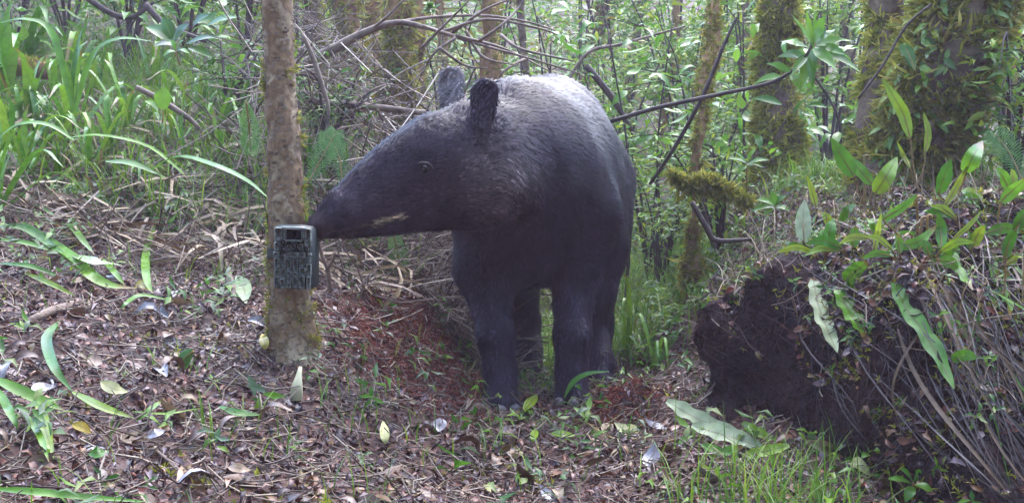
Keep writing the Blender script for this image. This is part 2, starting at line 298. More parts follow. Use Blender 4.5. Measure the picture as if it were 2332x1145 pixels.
def smax(a, b, k):
    h = np.maximum(k-np.abs(a-b), 0)/k; return np.maximum(a, b)+h*h*k/4
def smin(a, b, k): return -smax(-a, -b, k)
CAVE = P(1690, 850, 2.47)
def bank_sdf(p):
    x, y, z = p[..., 0], p[..., 1], p[..., 2]
    top = .335+.21*sstep(.55, 1.0, x)+.03*sstep(2.7, 4, y)+.03*sstep(1.0, 1.5, x)+fbm(p*np.array([5, 5, 0])+.5, 3, 31)*.035
    yf = 2.60-.66*sstep(.58, .86, x)-.05*sstep(.9, 1.3, x)+(z-.0)*(.08+.95*sstep(.62, .95, x)); xf = .475+.24*(y-2.6)+.03*np.sin(y*7)-.05*sstep(.12, .3, z)
    n = fbm(p*np.array([8, 8, 5]), 4, 41)*.035+fbm(p*26, 2, 43)*.010
    d = smax(smax((z-top)*.9, (yf-y)*.75, .14), (xf-x)*.95, .17)+n
    c = np.linalg.norm((p-CAVE)/np.array([.14, .17, .16]), axis=-1)-1
    return smax(d, -(c*.15), .05)
h_ = .014; o_ = np.array([.28, 1.75, -.06]); dims = (120, 180, 60)
gr = np.stack(np.meshgrid(*[o_[k]+h_*np.arange(dims[k]) for k in range(3)], indexing='ij'), -1)
BV, BF = surface_nets(bank_sdf(gr).astype(np.float32), o_, h_); del gr
keep = (BV[BF][:, :, 1].max(1) < o_[1]+h_*(dims[1]-3)); 
bank = link('earth_bank', mesh_np('earth_bank', BV, BF, m_bank), kind='structure')
def on_ground(px, py, lo=1.0, hi=14, bankok=True, clear=0.):
    d = np.arange(lo, hi, .008); q = CAM+ray(px, py)*d[:, None]
    below = q[:, 2] < ground_z(q[:, 0], q[:, 1])+clear
    if bankok:
        m = (q[:, 0] > .3) & (q[:, 1] < 4.2) & (q[:, 0] < 1.9); below[m] |= bank_sdf(q[m]) < clear
    i = np.argmax(below) if below.any() else len(d)-1
    return q[i]
def gz(x, y): return float(ground_z(np.array([x]), np.array([y]))[0])
def depth_ground(px, py): return float((on_ground(px, py)-CAM)@_F)

# ------------------------------------------------------------------ the tapir: one continuous body from a blended distance field
HN, HB = P(738, 510, 2.45), P(1082, 362, 2.72)
hdir = unit(HB-HN); hlat = unit(np.cross(hdir, [0, 0, 1.0])); hup = np.cross(hlat, hdir); hlat = hlat if hlat[1] < 0 else -hlat   # hlat faces the viewer's side
def rcone(p, a, b, r1, r2, lat=None, s=1.):
    q = p-a; ba = b-a
    if lat is not None: q = q+lat*((q@lat)*(1/s-1))[..., None]
    h = np.clip((q@ba)/(ba@ba), 0, 1); return np.linalg.norm(q-ba*h[..., None], axis=-1)-(r1+(r2-r1)*h)
def ell(p, c, r, R=None):
    q = p-c
    if R is not None: q = q@R
    k0 = np.linalg.norm(q/r, axis=-1); k1 = np.linalg.norm(q/(np.asarray(r)**2), axis=-1); return k0*(k0-1)/np.maximum(k1, 1e-6)
yaw = math.radians(-6); RB = np.array([[math.cos(yaw), -math.sin(yaw), 0], [math.sin(yaw), math.cos(yaw), 0], [0, 0, 1]])
def ear_axes(fwd, up):
    f = unit(np.array(fwd, float)); u = np.array(up, float); u = unit(u-(u@f)*f); s = np.cross(f, u); return np.stack([s, f, u], -1)
E1c, E1R = P(1100, 252, 2.60), ear_axes((-.35, -1, .1), (.05, -.1, 1))
E2c, E2R = P(1026, 207, 2.80), ear_axes((-.6, -1, .1), (-.05, 0, 1))
LEGS = {  # joints from shoulder or hip to hoof, with radii
 'fr': [(P(1125, 510, 3.02), .105), (P(1102, 610, 3.0), .078), (P(1118, 690, 2.97), .053), (P(1131, 765, 2.94), .049), (P(1138, 845, 2.93), .040), (P(1141, 912, 2.91), .047)],
 'fl': [(P(1318, 500, 3.08), .12), (P(1312, 600, 3.06), .075), (P(1306, 690, 3.04), .050), (P(1304, 765, 3.0), .047), (P(1303, 842, 3.0), .040), (P(1303, 897, 2.98), .047)],
 'hr': [(P(1190, 430, 3.75), .17), (P(1178, 580, 3.62), .11), (P(1184, 660, 3.78), .062), (P(1196, 730, 3.86), .050), (P(1203, 800, 3.8), .043), (P(1207, 842, 3.76), .047)],
 'hl': [(P(1330, 430, 3.72), .17), (P(1352, 570, 3.50), .105), (P(1358, 660, 3.48), .062), (P(1361, 740, 3.52), .047), (P(1363, 820, 3.42), .043), (P(1362, 876, 3.37), .047)]}
HEAD = [(P(x_, y_, d_), r_) for x_, y_, d_, r_ in ((742, 512, 2.45, .020), (780, 488, 2.475, .045), (825, 462, 2.51, .066), (875, 438, 2.555, .088), (935, 412, 2.60, .108), (1005, 386, 2.655, .128), (1082, 364, 2.72, .140))]
GROOVE = []
def tapir_sdf(p):
    d = ell(p, P(1196, 402, 3.02), (.17, .24, .255), RB)
    d = smin(d, ell(p, P(1240, 418, 3.36), (.24, .44, .315), RB), .10)
    d = smin(d, ell(p, P(1252, 392, 3.70), (.225, .29, .325), RB), .10)
    d = smin(d, ell(p, P(1160, 325, 2.93), (.065, .17, .150), RB), .09)                 # neck crest
    d = smin(d, rcone(p, P(1095, 372, 2.73), P(1190, 400, 3.0), .125, .19), .10)         # neck
    d = smin(d, ell(p, P(1180, 545, 2.97), (.10, .10, .10)), .10)                       # brisket
    h = None
    for a, b in zip(HEAD[:-1], HEAD[1:]):
        c_ = rcone(p, a[0], b[0], a[1], b[1], hlat, .66); h = c_ if h is None else smin(h, c_, .03)
    h = smin(h, ell(p, P(1075, 420, 2.70), (.115, .10, .10)), .08)                       # cheek
    h = smin(h, ell(p, P(965, 358, 2.63), (.10, .082, .05), np.stack([hdir, hlat, hup], -1)), .06)   # forehead and brow
    h = smin(h, rcone(p, P(768, 522, 2.465), P(990, 488, 2.62), .014, .040, hlat, .8), .03)  # lower jaw
    h = smin(h, rcone(p, P(772, 486, 2.46), P(733, 510, 2.437), .036, .025), .03)        # snout
    h = smin(h, ell(p, P(724, 520, 2.433), (.015, .026, .020)), .015)
    d = smin(d, h, .06)
    for k, c in LEGS.items():
        l = None
        for (a, r1), (b, r2) in zip(c[:-1], c[1:]):
            s = rcone(p, a, b, r1, r2); l = s if l is None else smin(l, s, .03)
        for e, dx in enumerate((-.030, .0, .030)):                                     # three splayed toes
            a = c[-1][0]+np.array([0, 0, .008]); b = c[-1][0]+np.array([dx*1.15, -.038+abs(dx)*.4, -.012]); l = smin(l, rcone(p, a, b, .026, .019), .012)
        d = smin(d, l, .07 if k in ('fr', 'fl') else .09)
    # ears: thick cupped leaves
    for c, R, r in ((E1c, E1R, (.040, .022, .080)), (E2c, E2R, (.046, .020, .066))):
        up, fw = R[:, 2], R[:, 1]
        e = rcone(p, c-up*(r[2]-.012), c+up*(r[2]-r[0]), .027, r[0], fw, .34)
        cup = rcone(p, c+fw*.016-up*(r[2]*.45), c+fw*.016+up*(r[2]-r[0]), .015, r[0]-.008, fw, .42)
        d = smin(d, smax(e, -cup, .006), .022)
    d = smax(d, -(np.linalg.norm(p-P(719, 527, 2.412), axis=-1)-.008), .008)              # nostril
    for a, b in zip(GROOVE[:-1], GROOVE[1:]): d = smax(d, -rcone(p, a, b, .0065, .0065), .006)
    d = smin(d, rcone(p, P(1262, 400, 3.97), P(1266, 470, 4.03), .025, .012), .04)        # tail stub
    return d
def march(px, py, lo_=2.2, hi2=4.2):
    d = np.arange(lo_, hi2, .003); q = CAM+ray(px, py)*d[:, None]; i = np.argmax(tapir_sdf(q) < 0); return q[i]
GROOVE = [march(*q) for q in ((752, 531), (790, 527), (830, 517), (870, 508), (903, 500))]
h_ = .0073; lo = np.array([-.50, 2.33, -.035]); hi_ = np.array([.44, 4.10, 1.12]); dims = ((hi_-lo)/h_).astype(int)
ax_ = [lo[k]+h_*np.arange(dims[k]) for k in range(3)]
coarse = np.stack(np.meshgrid(*[a[::6] for a in ax_], indexing='ij'), -1); cd = tapir_sdf(coarse)
vol = np.full(dims, .2, np.float32); act = np.abs(cd) < .075
for i, j, k in np.argwhere(act | (cd < 0)):
    sl = tuple(slice(6*a, min(6*a+6, dims[n])) for n, a in enumerate((i, j, k)))
    if cd[i, j, k] < -.075: vol[sl] = -.1
ia = np.argwhere(act); blk = np.stack(np.meshgrid(np.arange(6), np.arange(6), np.arange(6), indexing='ij'), -1).reshape(-1, 3)
pts = (ia[:, None]*6+blk[None]).reshape(-1, 3); pts = pts[(pts < dims).all(1)]
for s in range(0, len(pts), 400000):
    q = pts[s:s+400000]; vol[q[:, 0], q[:, 1], q[:, 2]] = tapir_sdf(lo+q*h_)
TV, TF = surface_nets(vol, lo, h_); del vol, pts
def vnormals(V, F):
    N = np.zeros_like(V); fn = np.cross(V[F[:, 2]]-V[F[:, 0]], V[F[:, 3]]-V[F[:, 1]])
    for k in range(4): np.add.at(N, F[:, k], fn)
    return unit(N)
TV = TV.astype(float)
for it in range(3):                                             # relax grid steps
    S = np.zeros_like(TV); C = np.zeros(len(TV))
    for a, b in ((0, 1), (1, 2), (2, 3), (3, 0)):
        np.add.at(S, TF[:, a], TV[TF[:, b]]); np.add.at(C, TF[:, a], 1); np.add.at(S, TF[:, b], TV[TF[:, a]]); np.add.at(C, TF[:, b], 1)
    TV = TV*.4+.6*S/C[:, None]
TN = vnormals(TV, TF)
TV = TV+TN*(fbm(TV*np.array([14, 14, 9]), 2, 77)*.0035)[:, None]   # loose skin
def seg_dist(p, a, b, lat):
    q = p-a; ba = b-a; ba = ba-(ba@lat)*lat; q = q-(q@lat)[..., None]*lat; h = np.clip((q@ba)/(ba@ba), 0, 1); return np.linalg.norm(q-ba*h[..., None], axis=-1)
def coat(p):                                                    # the animal's own colouring, with mouth crease shade painted in
    c = np.tile([.013, .0068, .0145], (len(p), 1)); 
    hd = (p-HN)@hdir; isH = sstep(.50, .36, hd)
    chk = np.exp(-(seg_dist(p, P(1090, 400, 2.66), P(1130, 440, 2.7), hlat)/.085)**2)*sstep(2.97, 2.82, p[:, 1])
    c = c+chk[:, None]*np.array([.10, .075, .07])
    fac = np.exp(-(seg_dist(p, P(800, 470, 2.48), P(930, 455, 2.58), hlat)/.07)**2)*isH
    c = c+fac[:, None]*np.array([.020, .013, .015])
    lip = sstep(.011, .003, seg_dist(p, P(845, 512, 2.5), P(902, 494, 2.54), hlat)+.005*fbm(p*70, 2, 4))*isH
    c = c*(1-lip[:, None])+lip[:, None]*np.array([.42, .33, .24])
    lipt = sstep(.012, .004, seg_dist(p, P(770, 534, 2.46), P(840, 510, 2.5), hlat))*isH*.35
    c = c*(1-lipt[:, None])+lipt[:, None]*np.array([.2, .14, .10])
    mth = sstep(.0065, .002, seg_dist(p, P(750, 536, 2.45), P(900, 501, 2.54), hlat))*isH; c = c*(1-.85*mth[:, None])  # dark line painted in for the shade of the mouth groove
    nose = sstep(.045, .02, np.linalg.norm(p-P(722, 524, 2.42), axis=1)); c = c*(1-nose[:, None])+nose[:, None]*np.array([.05, .028, .03])
    e2 = sstep(.075, .04, np.linalg.norm((p-E2c)*np.array([1, .6, 1]), axis=1)); c = c*(1-e2[:, None]*.8)+e2[:, None]*.8*np.array([.24, .20, .21])
    lg = sstep(.46, .30, p[:, 2]); c = c+lg[:, None]*np.array([.012, .010, .016])
    return c
m_skin = M('wet_black_hide', [], 'tint', .5, .12, noise=70, namt=.3, bump=.7, bscale=90, stretch=(1, 1, .35), bdist=.006)
m_fur = M('wet_black_fur', [], 'tint', .38, .17, noise=120, namt=.3)
tap = thing('tapir', 'wet black tapir sniffing the camouflaged camera box on the slim tree', 'tapir', (.1, 3.3, 0))
link('body', mesh_np('tapir_body', local(TV, tap), TF, m_skin, col=coat(TV)), tap)
# short wet fur, combed back along the head and down the flanks and legs
def comb(p, n):
    hd = (p-HN)@hdir; w = sstep(.46, .36, hd)*(p[:, 1] < 2.95)
    body = np.array([.25, .75, -.55])+np.stack([.25*np.sign(p[:, 0]-.1), 0*p[:, 0], -1.2*sstep(.6, .25, p[:, 2])], -1)
    f = body*(1-w[:, None])+(hdir*1.0+np.array([0, 0, -.18]))*w[:, None]
    leg = sstep(.40, .3, p[:, 2])[:, None]; f = f*(1-leg)+np.array([.05, .1, -1.0])*leg
    swirl = np.stack([fbm(p*9, 2, 51), fbm(p*9, 2, 52), fbm(p*9, 2, 53)], -1)*.35
    f = unit(f)+swirl; return unit(f-(f*n).sum(1, keepdims=True)*n)
fp, fn, _i = surf_samples(TV, TF, 80000); fn = -fn if (fn*TN[TF[_i, 0]]).sum() < 0 else fn
face = ((CAM-fp)*fn).sum(1) > -.35*np.linalg.norm(CAM-fp, axis=1); fp, fn = fp[face], fn[face]
ok = np.linalg.norm(fp-P(722, 520, 2.42), axis=1) > .022; fp, fn = fp[ok], fn[ok]
ft = comb(fp, fn); nF = len(fp); hd = (fp-HN)@hdir
ln = rng.uniform(.012, .028, nF)*np.where((hd < .4) & (fp[:, 1] < 2.95), .75, 1.0)*np.where(fp[:, 2] < .3, .75, 1)
wd = rng.uniform(.0010, .0030, nF); lift = rng.uniform(.06, .36, nF)
nearear = np.minimum(np.linalg.norm((fp-E1c), axis=1), np.linalg.norm(fp-E2c, axis=1)) < .085; ln = np.where(nearear, ln*.6, ln); lift = np.where(nearear, lift+.12, lift)
side = np.cross(fn, ft); base = fp-fn*.001
mid = base+ft*(ln*.55)[:, None]+fn*(ln*lift*.8)[:, None]; tip = base+ft*ln[:, None]+fn*(ln*lift)[:, None]+side*(ln*rng.normal(0, .12, nF))[:, None]
FV = np.stack([base-side*wd[:, None], base+side*wd[:, None], mid+side*(wd*.7)[:, None], mid-side*(wd*.7)[:, None], tip], 1).reshape(-1, 3)
k5 = np.arange(nF)*5; FT = np.concatenate([np.stack([k5, k5+1, k5+2], 1), np.stack([k5, k5+2, k5+3], 1), np.stack([k5+3, k5+2, k5+4], 1)])
fcol = np.repeat(coat(fp)*(np.exp(np.clip(rng.normal(0, .55, (nF, 1)), -2, .8))*(1+.9*np.clip(fbm(fp*np.array([40, 16, 34]), 2, 88), -.8, 1.2)[:, None])), 5, axis=0)
link('fur', mesh_np('tapir_fur', local(FV, tap), FT, m_fur, col=fcol), tap, kind='stuff')
# eye, hooves
def march(px, py, lo_=2.2, hi2=4.2):
    d = np.arange(lo_, hi2, .003); q = CAM+ray(px, py)*d[:, None]; i = np.argmax(tapir_sdf(q) < 0); return q[i]
def ball(c, r, nu=14, nv=9, cut=None):
    th = np.linspace(0, np.pi, nv); ph = np.linspace(0, 2*np.pi, nu, endpoint=False)
    V = np.stack([np.sin(th)[:, None]*np.cos(ph), np.sin(th)[:, None]*np.sin(ph), np.cos(th)[:, None]*np.ones(nu)], -1).reshape(-1, 3)*np.asarray(r)+c
    return V, np.array([(i*nu+j, i*nu+(j+1) % nu, (i+1)*nu+(j+1) % nu, (i+1)*nu+j) for i in range(nv-1) for j in range(nu)])[:, ::-1]
m_eye = M('dark_eye', [(.006, .004, .004), (.012, .008, .007)], 'noise', .25, .3, noise=50)
m_lid = M('eyelid_hide', [(.008, .006, .007), (.018, .013, .014)], 'noise', .55, .4, noise=90)
ep = march(966, 385)
for sgn in (0,):
    v, f = ball(ep+unit(ep-CAM)*.006, .0105); eye = link('eye', mesh_np('eye', local(v, tap), f, m_eye), tap)
    arc = [ep+np.array([-.018, .0, -.004]), ep+np.array([-.008, -.010, .012]), ep+np.array([.010, -.008, .011]), ep+np.array([.021, .004, -.001])]
    v, f, _ = tube(arc, [.002, .0042, .0042, .002], 10, 6); link('eyelid', mesh_np('eyelid', local(v, tap), f, m_lid), eye)
m_hoof = M('worn_hoof', [(.05, .042, .045), (.13, .11, .11), (.22, .19, .18)], 'noise', .35, .5, noise=60)
for c in LEGS.values():
    for dx in (-.030, 0, .030):
        b = c[-1][0]+np.array([dx*1.25, -.050+abs(dx)*.4, -.020]); v, f = ball(np.zeros(3), (.0165, .020, .019), 12, 8)
        v[:, 2] = np.where(v[:, 2] < -.012, -.012, v[:, 2]); v[:, 1] += -.35*v[:, 2]
        link('hoof', mesh_np('hoof', v+b-np.array(tap.location), f, m_hoof), tap)

# ------------------------------------------------------------------ vegetation helpers
def tuft_template(nb, seed, spread=1., droop=.3, w=.16):
    r = np.random.default_rng(seed); parts = []
    for k in range(nb):
        a = r.uniform(0, 6.283); e = r.uniform(.1, 1.2)*spread; l = r.uniform(.5, 1)
        d = np.array([math.cos(a)*math.sin(e), math.sin(a)*math.sin(e), math.cos(e)]); sd_ = unit(np.cross(d, [.3, .2, 1.]))
        m_ = d*l*.55; t_ = d*l+np.array([0, 0, -droop*l*.5]); parts.append((np.array([-sd_*w*.3, sd_*w*.3, m_+sd_*w*.5, t_, m_-sd_*w*.5]),))
    V = np.vstack([p_[0] for p_ in parts]); F = np.array([q for k in range(nb) for q in ((5*k, 5*k+1, 5*k+2, 5*k+4), (5*k+4, 5*k+2, 5*k+3, 5*k+3))])
    return V, F
def tri(F):                                                    # quads with a repeated last index -> triangles only
    return np.vstack([F[:, [0, 1, 2]], F[:, [0, 2, 3]][F[:, 3] != F[:, 2]]])
TUFTS = [(lambda vf: (vf[0], tri(vf[1])))(tuft_template(7, s_, w=.115)) for s_ in range(4)]
TUFTL = [(lambda vf: (vf[0], tri(vf[1])))(tuft_template(10, 30+s_, .9, .6, .05)) for s_ in range(4)]
def moss(name, V, F, n, size, mat, parent, mask=None, hang=.35, r=rng):
    p, nr, _ = surf_samples(V, F, int(n*.72), r); size = size*1.1
    if mask is not None: k = mask(p, nr); p, nr = p[k], nr[k]
    if not len(p): return
    up = unit(nr+np.array([0, 0, -hang])+r.normal(0, .35, nr.shape)); t = unit(np.cross(up, r.normal(0, 1, up.shape))); R = basis(t, up); sz = r.uniform(.5, 1.3, len(p))*size
    out = []; w = r.integers(0, len(TUFTS), len(p))
    for k, (tv, tf) in enumerate(TUFTL if size > .0826 else TUFTS):
        m_ = w == k
        if m_.any(): a, b, _ = instances(tv, tf, p[m_], R[m_], sz[m_]); out.append((a, b))
    v, f, _ = stack(out)
    link(name, mesh_np(name, local(v, parent), f, mat, smooth=False), parent, kind='stuff')
def patchy(freq, thr, seed): return lambda p, n: fbm(p*freq, 3, seed) > thr
def leafT(wid=.3, bend=.25, n=5, fold=.3, wave=0):
    return ribbon([(0, 0, 0), (.35, 0, .10*bend*4), (.7, 0, .06*bend*4), (1, 0, -.12*bend*4)], [wid*.12, wid*.75, wid, wid*.8, wid*.4, .01], crease=fold, n=n, wave=wave)
LEAF = [leafT(.30, .3, 4), leafT(.38, .12, 4), leafT(.26, .55, 4), leafT(.33, -.2, 4)]
LEAF3 = [leafT(.36, .3, 3), leafT(.44, .12, 3), leafT(.32, .55, 3), leafT(.38, -.2, 3)]; LEAFN = [leafT(.30, .3, 7), leafT(.38, .12, 7), leafT(.26, .55, 7), leafT(.33, -.2, 7)]
# blades of strap plants, in plant space: x out, z up
BLADES = []
for k, (up_, out_, dr) in enumerate(((.95, .30, .02), (.85, .55, .10), (.7, .75, .25), (.55, .85, .38), (.8, .60, .35), (.35, .9, .30), (.95, .15, -.05), (.6, .8, .5))):
    BLADES.append(mesh_np('blade', *(lambda v, f, u: (v, f, m_strap, True, u))(*ribbon([(0, 0, 0), (out_*.25, .02, up_*.45), (out_*.62, .03, up_*.85), (out_, .0, up_-dr)], [.022, .05, .056, .05, .036, .004], side=(0, 0, 1), crease=.45, n=11, seed=k))))
def rotz(a): return np.array([[math.cos(a), -math.sin(a), 0], [math.sin(a), math.cos(a), 0], [0, 0, 1.]])
def strap_plant(px, py, n, length, label, group, kinds=None, r=rng, widen=1.0, d=None):
    q = on_ground(px, py) if d is None else P(px, py, d); t = thing('strap_leaf_plant', label, 'plant', q-np.array([0, 0, .01]), group)
    for i in range(n):
        k = r.choice(kinds) if kinds is not None else r.integers(len(BLADES)); s = length*r.uniform(.6, 1.1); a = i*2.399+r.normal(0, .3)
        R = rotz(a)@np.array([[1, 0, 0], [0, 1, 0], [0, 0, 1.]])*s; R[:, 1] *= widen
        link('blade', BLADES[k], t, matrix=mtx(R, r.normal(0, .006, 3)*np.array([1, 1, 0])))
    return t
def blade_px(name, pts, wpx, mat, label, cat, group=None, d=None, lift=.012, wave=0., side=None, parent=None, crease=.3, n=14, prof=None):
    """one leaf, at its own distance: spine given where it lies, width in metres from its distance"""
    if d is None:
        pp = catmull(np.array(pts, float), 7); hs = .012+lift*np.sin(np.linspace(.5, 2.6, 7)); dz = np.array([(on_ground(a, b, clear=c)-CAM)@_F for (a, b), c in zip(pp, hs)])
        dz = np.minimum(dz, np.convolve(np.pad(dz, 1, 'edge'), [1/3]*3, 'valid')); W = np.array([P(a, b, c) for (a, b), c in zip(pp, dz)]); dm = dz.mean()
    else: dd = d if np.ndim(d) else [d]*len(pts); W = [P(a, b, c) for (a, b), c in zip(pts, dd)]; dm = np.mean(dd)
    w = wpx/FOC*dm; prof = [w*c for c in (prof or (.3, .8, 1, 1, .85, .5, .05))]
    v, f, u = ribbon(W, prof, side=np.array([0, -.75, .65]) if side is None else np.array(side, float), crease=crease, n=n, wave=wave, seed=abs(int(pts[0][0])))
    if parent is not None: return link(name, mesh_np(name, local(v, parent), f, mat, uv=u), parent)
    c = np.asarray(W[0]); return link(name, mesh_np(name, v-c, f, mat, uv=u), None, c, label, cat, group)
def stem_px(name, pts, rpx, d, mat, label=None, cat=None, group=None, parent=None, seg=7, bump=.0, n=None):
    dd = d if np.ndim(d) else [d]*len(pts); W = [P(a, b, c) for (a, b), c in zip(pts, dd)]; dm = np.mean(dd)
    rr = [x_/FOC*dm for x_ in (rpx if np.ndim(rpx) else [rpx, rpx*.5])]; v, f, u = tube(W, rr, n, seg, bump)
    if parent is not None: return link(name, mesh_np(name, local(v, parent), f, mat), parent), (v, f)
    return link(name, mesh_np(name, v-W[0], f, mat), None, W[0], label, cat, group), (v, f)
def trunk(name, label, pts, rpx, mat, group=None, seg=18, bump=.012, freq=9, top=4.6, n=None, sink=True):
    """a tree: pts = (px, py, d) from the base up; carried on above the picture to its real height"""
    W = [P(*q) for q in pts]; rr = [r_/FOC*q[2] for r_, q in zip(rpx, pts)]
    if sink:
        b = W[0].copy(); g = gz(b[0], b[1])-.08
        if b[2] > g+.05: W.insert(0, np.array([b[0], b[1], g])); rr.insert(0, rr[0]*1.1)
    dr = unit(W[-1]-W[-2]); k = 1
    dr = unit(dr+np.array([0, 0, .8]))
    e = W[-1]+dr*((top-W[-1][2])/dr[2]); mid_ = (W[-1]*.5+e*.5); W += [mid_, e]; rr += [rr[-1]*.85, rr[-1]*.55]
    t = thing(name, label, 'tree', W[0], group)
    v, f, u = tube(W, rr, n or len(W)*9, seg, bump, freq, int(pts[0][0])); link('trunk', mesh_np('trunk', local(v, t), f, mat), t)
    return t, v, f
def crown(t, c, rad, n, leaf=.07, mat=None, seed=1):            # leafy crown above the picture
    r = np.random.default_rng(seed); ns = 26; cl = unit(r.normal(0, 1, (ns, 3)))*r.uniform(.45, 1, (ns, 1))*np.asarray(rad)+c
    p = cl[r.integers(0, ns, n)]+r.normal(0, .16, (n, 3)); v, f, u = instances(LEAF[1][0], LEAF[1][1], p, rand_basis(n, tilt=.6, r=r), r.uniform(.6, 1.3, n)*leaf)
    link('crown', mesh_np('crown', local(v, t), f, mat or m_fol), t, kind='stuff')
    limbs = [tube([c-np.array([0, 0, rad[2]*1.2]), c*.5+cl[k]*.5-np.array([0, 0, .1]), cl[k]], [.03, .018, .006], 8, 6) for k in range(6)]
    for lv, lf, _ in limbs: link('limb', mesh_np('limb', local(lv, t), lf, m_dbark), t)

# ------------------------------------------------------------------ the slim tree with the camera box
tree, tv_, tf_ = trunk('tree', 'slim pale-barked tree carrying the camouflaged camera box', [(664, 830, 2.5), (664, 780, 2.5), (660, 650, 2.5), (653, 500, 2.5), (645, 300, 2.5), (640, 200, 2.5), (632, 0, 2.5)], [74, 54, 45, 39, 37, 36, 34], m_bark, seg=28, bump=.0045, freq=22, n=110, sink=False)
moss('moss', tv_, tf_, 5200, .020, m_moss, tree, lambda p, n: (p[:, 2] < 1.25) & (((np.abs(n[:, 0]) > .72) & (fbm(p*14, 2, 8) > -.05)) | ((p[:, 2] < .36) & (fbm(p*18, 2, 3) > .25))), hang=.1)
m_flake = M('bark_flakes', [(.13, .08, .055), (.24, .16, .11), (.33, .25, .18), (.19, .125, .085)], 'island', .8, .2, noise=50)
p_, n_, _ = surf_samples(tv_, tf_, 5200); k_ = (p_[:, 2] < 1.3) & (p_[:, 2] > .15); p_, n_ = p_[k_], n_[k_]
fl = np.array([(-.5, -.5, 0), (.5, -.42, .06), (.55, .5, .10), (-.45, .42, .02)]); z_ = np.tile([0, 0, 1.], (len(p_), 1))
v, f, _ = instances(fl, np.array([[0, 1, 2, 3]]), p_+n_*.0012, basis(np.cross(z_, n_), n_), np.stack([rng.uniform(.004, .013, len(p_)), rng.uniform(.003, .008, len(p_)), np.full(len(p_), .012)], 1))
link('bark_flakes', mesh_np('bark_flakes', local(v, tree), f, m_flake, smooth=False), tree, kind='stuff')

# trail camera box
BC = P(676, 584, 2.425); th = math.radians(-4); BR = np.stack([unit([.995, -.10, -.035]), unit([.10, .995, .05]), unit(np.cross(unit([.995, -.10, -.035]), unit([.10, .995, .05])))], -1)
m_camo = M('camouflage_plastic', [(.08, .086, .072), (.16, .168, .14), (.24, .25, .21), (.12, .12, .105), (.2, .185, .16)], 'island', .5, .4, noise=160, namt=.5, interp='CONSTANT')
m_camod = M('dark_box_plastic', [(.02, .024, .022), (.05, .056, .05)], 'noise', .5, .4, noise=60)
m_lens = M('black_glass', [(.004, .004, .006), (.008, .007, .009)], 'noise', .08, .6, noise=10)
m_pale = m_pale
m_edge = M('worn_pale_rim', [(.2, .22, .2), (.36, .38, .36)], 'noise', .4, .4, noise=80)
def bev_box(sx, sy, sz, b=.004, c=(0, 0, 0)):
    def ring(y, i): return [(-sx/2+i, y, -sz/2+i+b), (-sx/2+i+b, y, -sz/2+i), (sx/2-i-b, y, -sz/2+i), (sx/2-i, y, -sz/2+i+b), (sx/2-i, y, sz/2-i-b), (sx/2-i-b, y, sz/2-i), (-sx/2+i+b, y, sz/2-i), (-sx/2+i, y, sz/2-i-b)]
    V = np.array(ring(sy/2, b)+ring(sy/2-b, 0)+ring(-sy/2+b, 0)+ring(-sy/2, b)); F = [(8*k+j, 8*k+(j+1) % 8, 8*k+8+(j+1) % 8, 8*k+8+j) for k in range(3) for j in range(8)]
    for o_, s_ in ((0, 1), (24, -1)):
        for q in ((0, 1, 2, 3), (0, 3, 4, 7), (4, 5, 6, 7)): F.append(tuple(o_+i for i in (q if s_ > 0 else q[::-1])))
    return V+np.asarray(c), np.array(F)
box = thing('trail_camera', 'camouflaged trail camera box strapped to the slim tree', 'camera', BC)
def bpart(name, V, F, mat, par=box, smooth=False): return link(name, mesh_np(name, np.asarray(V)@BR.T, F, mat, smooth), par)
bpart('housing', *bev_box(.088, .058, .138, .006), m_camod)
r_ = np.random.default_rng(5); x = -.043; plates = []
while x < .036:                                                  # uneven bark-pattern relief on the door below the sensors
    w = min(r_.uniform(.008, .017), .043-x); z = -.068+r_.uniform(-.004, .002)
    while z < .008:
        hgt = r_.uniform(.009, .034); zt = min(z+hgt, .013); ww = w*r_.uniform(.7, .98); plates.append(bev_box(ww, .005+r_.uniform(0, .006), max(.004, zt-z-.0018), .0012, (x+w/2+r_.normal(0, .0008), -.031, max(-.066, z)+(zt-max(-.066, z))/2))); z = zt+(.02 if zt >= .0129 else 0)
    x += w
for v, f in plates: bpart('relief_plate', v, f, m_camo)
for v, f in [bev_box(.019, .010, .030, .002, (-.031, -.031, .051)), bev_box(.016, .010, .040, .002, (.034, -.031, .046)), bev_box(.013, .008, .020, .002, (-.034, -.031, .024)), bev_box(.010, .006, .014, .002, (-.008, -.031, .022)), bev_box(.011, .006, .016, .002, (.018, -.031, .024))]: bpart('relief_plate', v, f, m_camo)
w_ = bpart('lens_window', *bev_box(.034, .006, .023, .002, (.003, -.0305, .051)), m_lens)
for c_, s_ in (((.003, -.034, .0655), (.052, .014, .006)), ((.003, -.034, .0375), (.038, .010, .004)), ((-.0165, -.034, .052), (.005, .010, .028)), ((.0225, -.034, .052), (.005, .010, .028))): bpart('window_rim', *bev_box(*s_, .0012, c_), m_edge if s_[2] == .006 else m_camo, w_)
for cx, cz in ((-.021, .032), (-.020, .018), (.005, .026), (.030, .019)):
    v, f, _ = tube([(cx, -.028, cz), (cx, -.037, cz)], [.0068, .0068], 3, 14, cap=False); pt_ = bpart('sensor', v, f, m_camo, smooth=True)
    v, f, _ = tube([(cx, -.028, cz), (cx, -.0345, cz)], [.0055, .0055], 3, 14); bpart('sensor_glass', v, f, m_lens, pt_)
tc_ = P(656, 575, 2.5); sv = np.array([tc_+np.array([math.cos(a)*.0475, math.sin(a)*.0475, dz]) for dz in (-.011, .011) for a in np.linspace(0, 2*np.pi, 24, endpoint=False)])
link('strap', mesh_np('strap', local(sv, box), np.array([(j, (j+1) % 24, 24+(j+1) % 24, 24+j) for j in range(24)]), m_camod), box)

